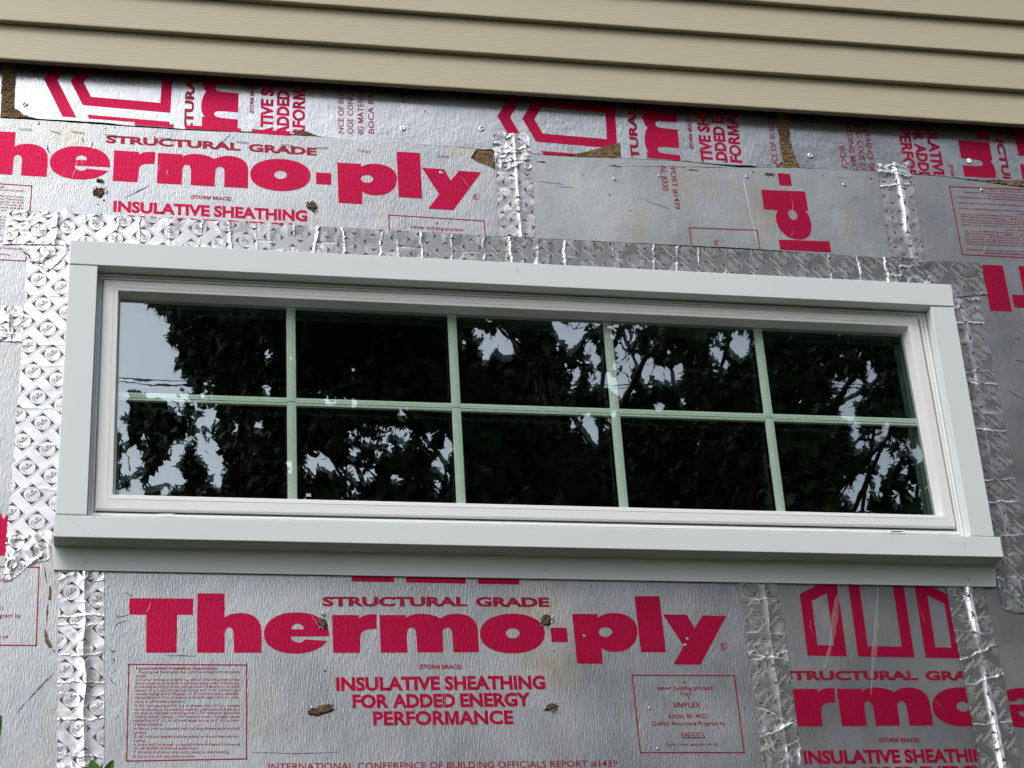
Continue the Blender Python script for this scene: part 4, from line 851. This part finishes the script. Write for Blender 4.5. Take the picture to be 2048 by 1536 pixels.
def tree(label, base, top, dep0, dep1, xr_, zr_, n, size, seed, nclump=40, crad=.7):
    """crown of leaves between two depths in front of the wall; slopes give its extent seen from the wall"""
    r = np.random.RandomState(seed); root = empty('oak_tree', label, 'tree', 'trees standing opposite the wall'); root.location = (base[0], base[1], 0)
    Y = r.uniform(dep0, dep1, nclump); X = r.uniform(xr_[0], xr_[1], nclump)*(Y+D); Zc = r.uniform(zr_[0], zr_[1], nclump)*(Y+D)+ZO
    ci = r.randint(0, nclump, n); dirv = r.normal(size=(n, 3)); dirv /= np.linalg.norm(dirv, axis=1)[:, None]; rad = crad*r.uniform(.15, 1, n)**.5
    p = np.stack([X[ci], -Y[ci], Zc[ci]], 1)+dirv*rad[:, None]*np.array([1, 1, .75])
    dep = -p[:, 1]+D; mm_ = p.copy(); 
    xn = p[:, 0]/dep; zn = (p[:, 2]-ZO)/dep; p = p[keepprob(xn, zn) > .01]; n = len(p)
    V, T_ = leaves(p, size, seed+1); nv_ = len(V)//n; VV = V.reshape(n, nv_, 3)
    dep = -VV[:, :, 1]+D; pr = keepprob((VV[:, :, 0]/dep).ravel(), ((VV[:, :, 2]-ZO)/dep).ravel()).reshape(n, nv_)
    hol = inhole((VV[:, :, 0]/dep).ravel(), ((VV[:, :, 2]-ZO)/dep).ravel()).reshape(n, nv_).any(1); k = (r.rand(n) < np.percentile(pr, 64 if size < .08 else 14, axis=1)) & ~hol; VV = VV[k]; V = VV.reshape(-1, 3)-np.array([base[0], base[1], 0]); T_ = T_[:k.sum()*(nv_-1)]
    bigmesh('crown', V, T_, 'leaf', root)
    mb = MB(); c0 = Vector((0, 0, 0)); tp = Vector((top[0]-base[0], top[1]-base[1], top[2]))
    P = [c0, c0.lerp(tp, .3)+Vector((.1, .05, 0)), c0.lerp(tp, .6)+Vector((-.1, 0, 0)), tp]; mb.add(*tube(P, [.26, .2, .15, .05], 12))
    for q_ in range(0, nclump, 2):
        e_ = Vector((X[q_]-base[0], -Y[q_]-base[1], Zc[q_])); xn, zn = (X[q_]/(Y[q_]+D), (Zc[q_]-ZO)/(Y[q_]+D))
        s_ = P[1].lerp(P[3], r.uniform(.1, .8)); md_ = s_.lerp(e_, .5)+Vector((0, 0, .25)); bad = False
        for a_, b_ in ((s_, md_), (md_, e_)):
            for t_ in (.2, .4, .6, .8, 1):
                w_ = a_.lerp(b_, t_); dd_ = -(w_.y+base[1])+D
                if keepprob(np.array([(w_.x+base[0])/dd_]), np.array([(w_.z-ZO)/dd_]))[0] < .6: bad = True
        if bad: continue
        mb.add(*tube([s_, md_, e_], [.030, .016, .006], 6))
    mb.build('trunk', 'bark', root, True, zo=False); return root
tree('large leafy oak opposite the window, nearest of the trees', (2.6, -6.6), (2.4, -6.6, 7.4), 4.2, 7.6, (-.02, .56), (.40, .66), 60000, .070, 21, 120, .55)
tree('second leafy oak behind the nearest one, slightly to the right', (4.8, -10.5), (4.6, -10.4, 9.5), 8.0, 12.5, (-.03, .62), (.38, .80), 70000, .092, 31, 130, .8)
tree('tall oak added further to the right to block the sky', (9.5, -9.0), (9.3, -9, 9.5), 6.0, 11.0, (.5, 1.15), (.15, .78), 22000, .17, 41, 70, 1.1)  # unseen crown added to block sky and darken the foil at the right
tree('distant oak added behind the nearer trees as a dark backing', (7.0, -19.0), (7.0, -19, 13), 15, 21, (-.02, .95), (.16, .62), 90000, .15, 51, 120, 1.6)  # added layer that keeps sky out of the dark parts of the reflection
for k, dz in enumerate((0, .16)):
    a = slope_of(300, 758+k*9); b_ = slope_of(420, 766+k*9); dd = 27.0+D
    V, Fc = tube([(a[0]*dd-18, -27, a[1]*dd+ZO+.9), (a[0]*dd, -27, a[1]*dd+ZO), (b_[0]*dd, -27, b_[1]*dd+ZO-.02), (b_[0]*dd+22, -27, b_[1]*dd+ZO+.9)], .012, 6)
    o = mesh('utility_wire', V, Fc, 'near_black', None, False, zo=False); tag(o, ['upper thin black utility wire crossing the sky opposite the window', 'lower thin black utility wire crossing the sky opposite the window'][k], 'wire', 'utility wires')

# ------------------------------------------------------------------ shrub poking into the bottom left corner
sh = empty('shrub', 'green leafy shrub tips at the bottom left corner', 'shrub')
mb = MB(); st = MB(); R = random.Random(3)
def sleaf(x, y, z, dx, dz, L, wd):
    d = Vector((dx, R.uniform(-.2, .2), dz)).normalized(); n = d.cross(Vector((R.uniform(-.3, .3), 1, R.uniform(-.3, .3)))).normalized(); V = []; N = 6
    up_ = d.cross(n)
    for i in range(N+1):
        t = i/N; ww = wd*math.sin(math.pi*min(.98, t*.92+.04))**.8; p = Vector((x, y, z))+d*L*t+up_*(.12*L*t*t)
        V += [tuple(p-n*ww+up_*ww*.25), tuple(p), tuple(p+n*ww+up_*ww*.25)]
    mb.add(V, [(3*i+a, 3*i+3+a, 3*i+4+a, 3*i+1+a) for i in range(N) for a in (0, 1)])
def leafpx(px, py, y, dx, dz, L, wd): x, z = Wc(px, py, y); sleaf(x, y, z, dx, dz, L, wd)
for a in ((-33, 1528, -.30, .32, 1, .075, .010), (-42, 1560, -.30, .4, 1, .07, .010), (-34, 1500, -.30, .5, .9, .05, .009), (-45, 1470, -.28, .5, 1, .05, .010), (196, 1562, -.30, -.35, 1, .034, .009), (206, 1560, -.30, .5, 1, .032, .007), (190, 1568, -.30, -1, .7, .034, .007)): leafpx(*a)
tips = [(-75, 1540), (198, 1600), (-130, 1500), (60, 1700), (130, 1690)]
for px, py in tips:
    x, z = Wc(px, py, -.30); st.add(*tube([(x*.5-.02, -.34, -ZO), (x*.8, -.33, z-1.4), (x-.01, -.31, z-.4), (x, -.30, z)], [.012, .009, .005, .002], 6))
    for k in range(46): zz = z-.02-k*.035; sleaf(x+R.uniform(-.01, .01), -.30+R.uniform(-.02, .02), zz, R.choice([-1, 1])*R.uniform(.5, 1), R.uniform(.2, .8), R.uniform(.04, .07), .011)
mb.build('leaves', 'leaf2', sh); st.build('stems', 'bark', sh, True)
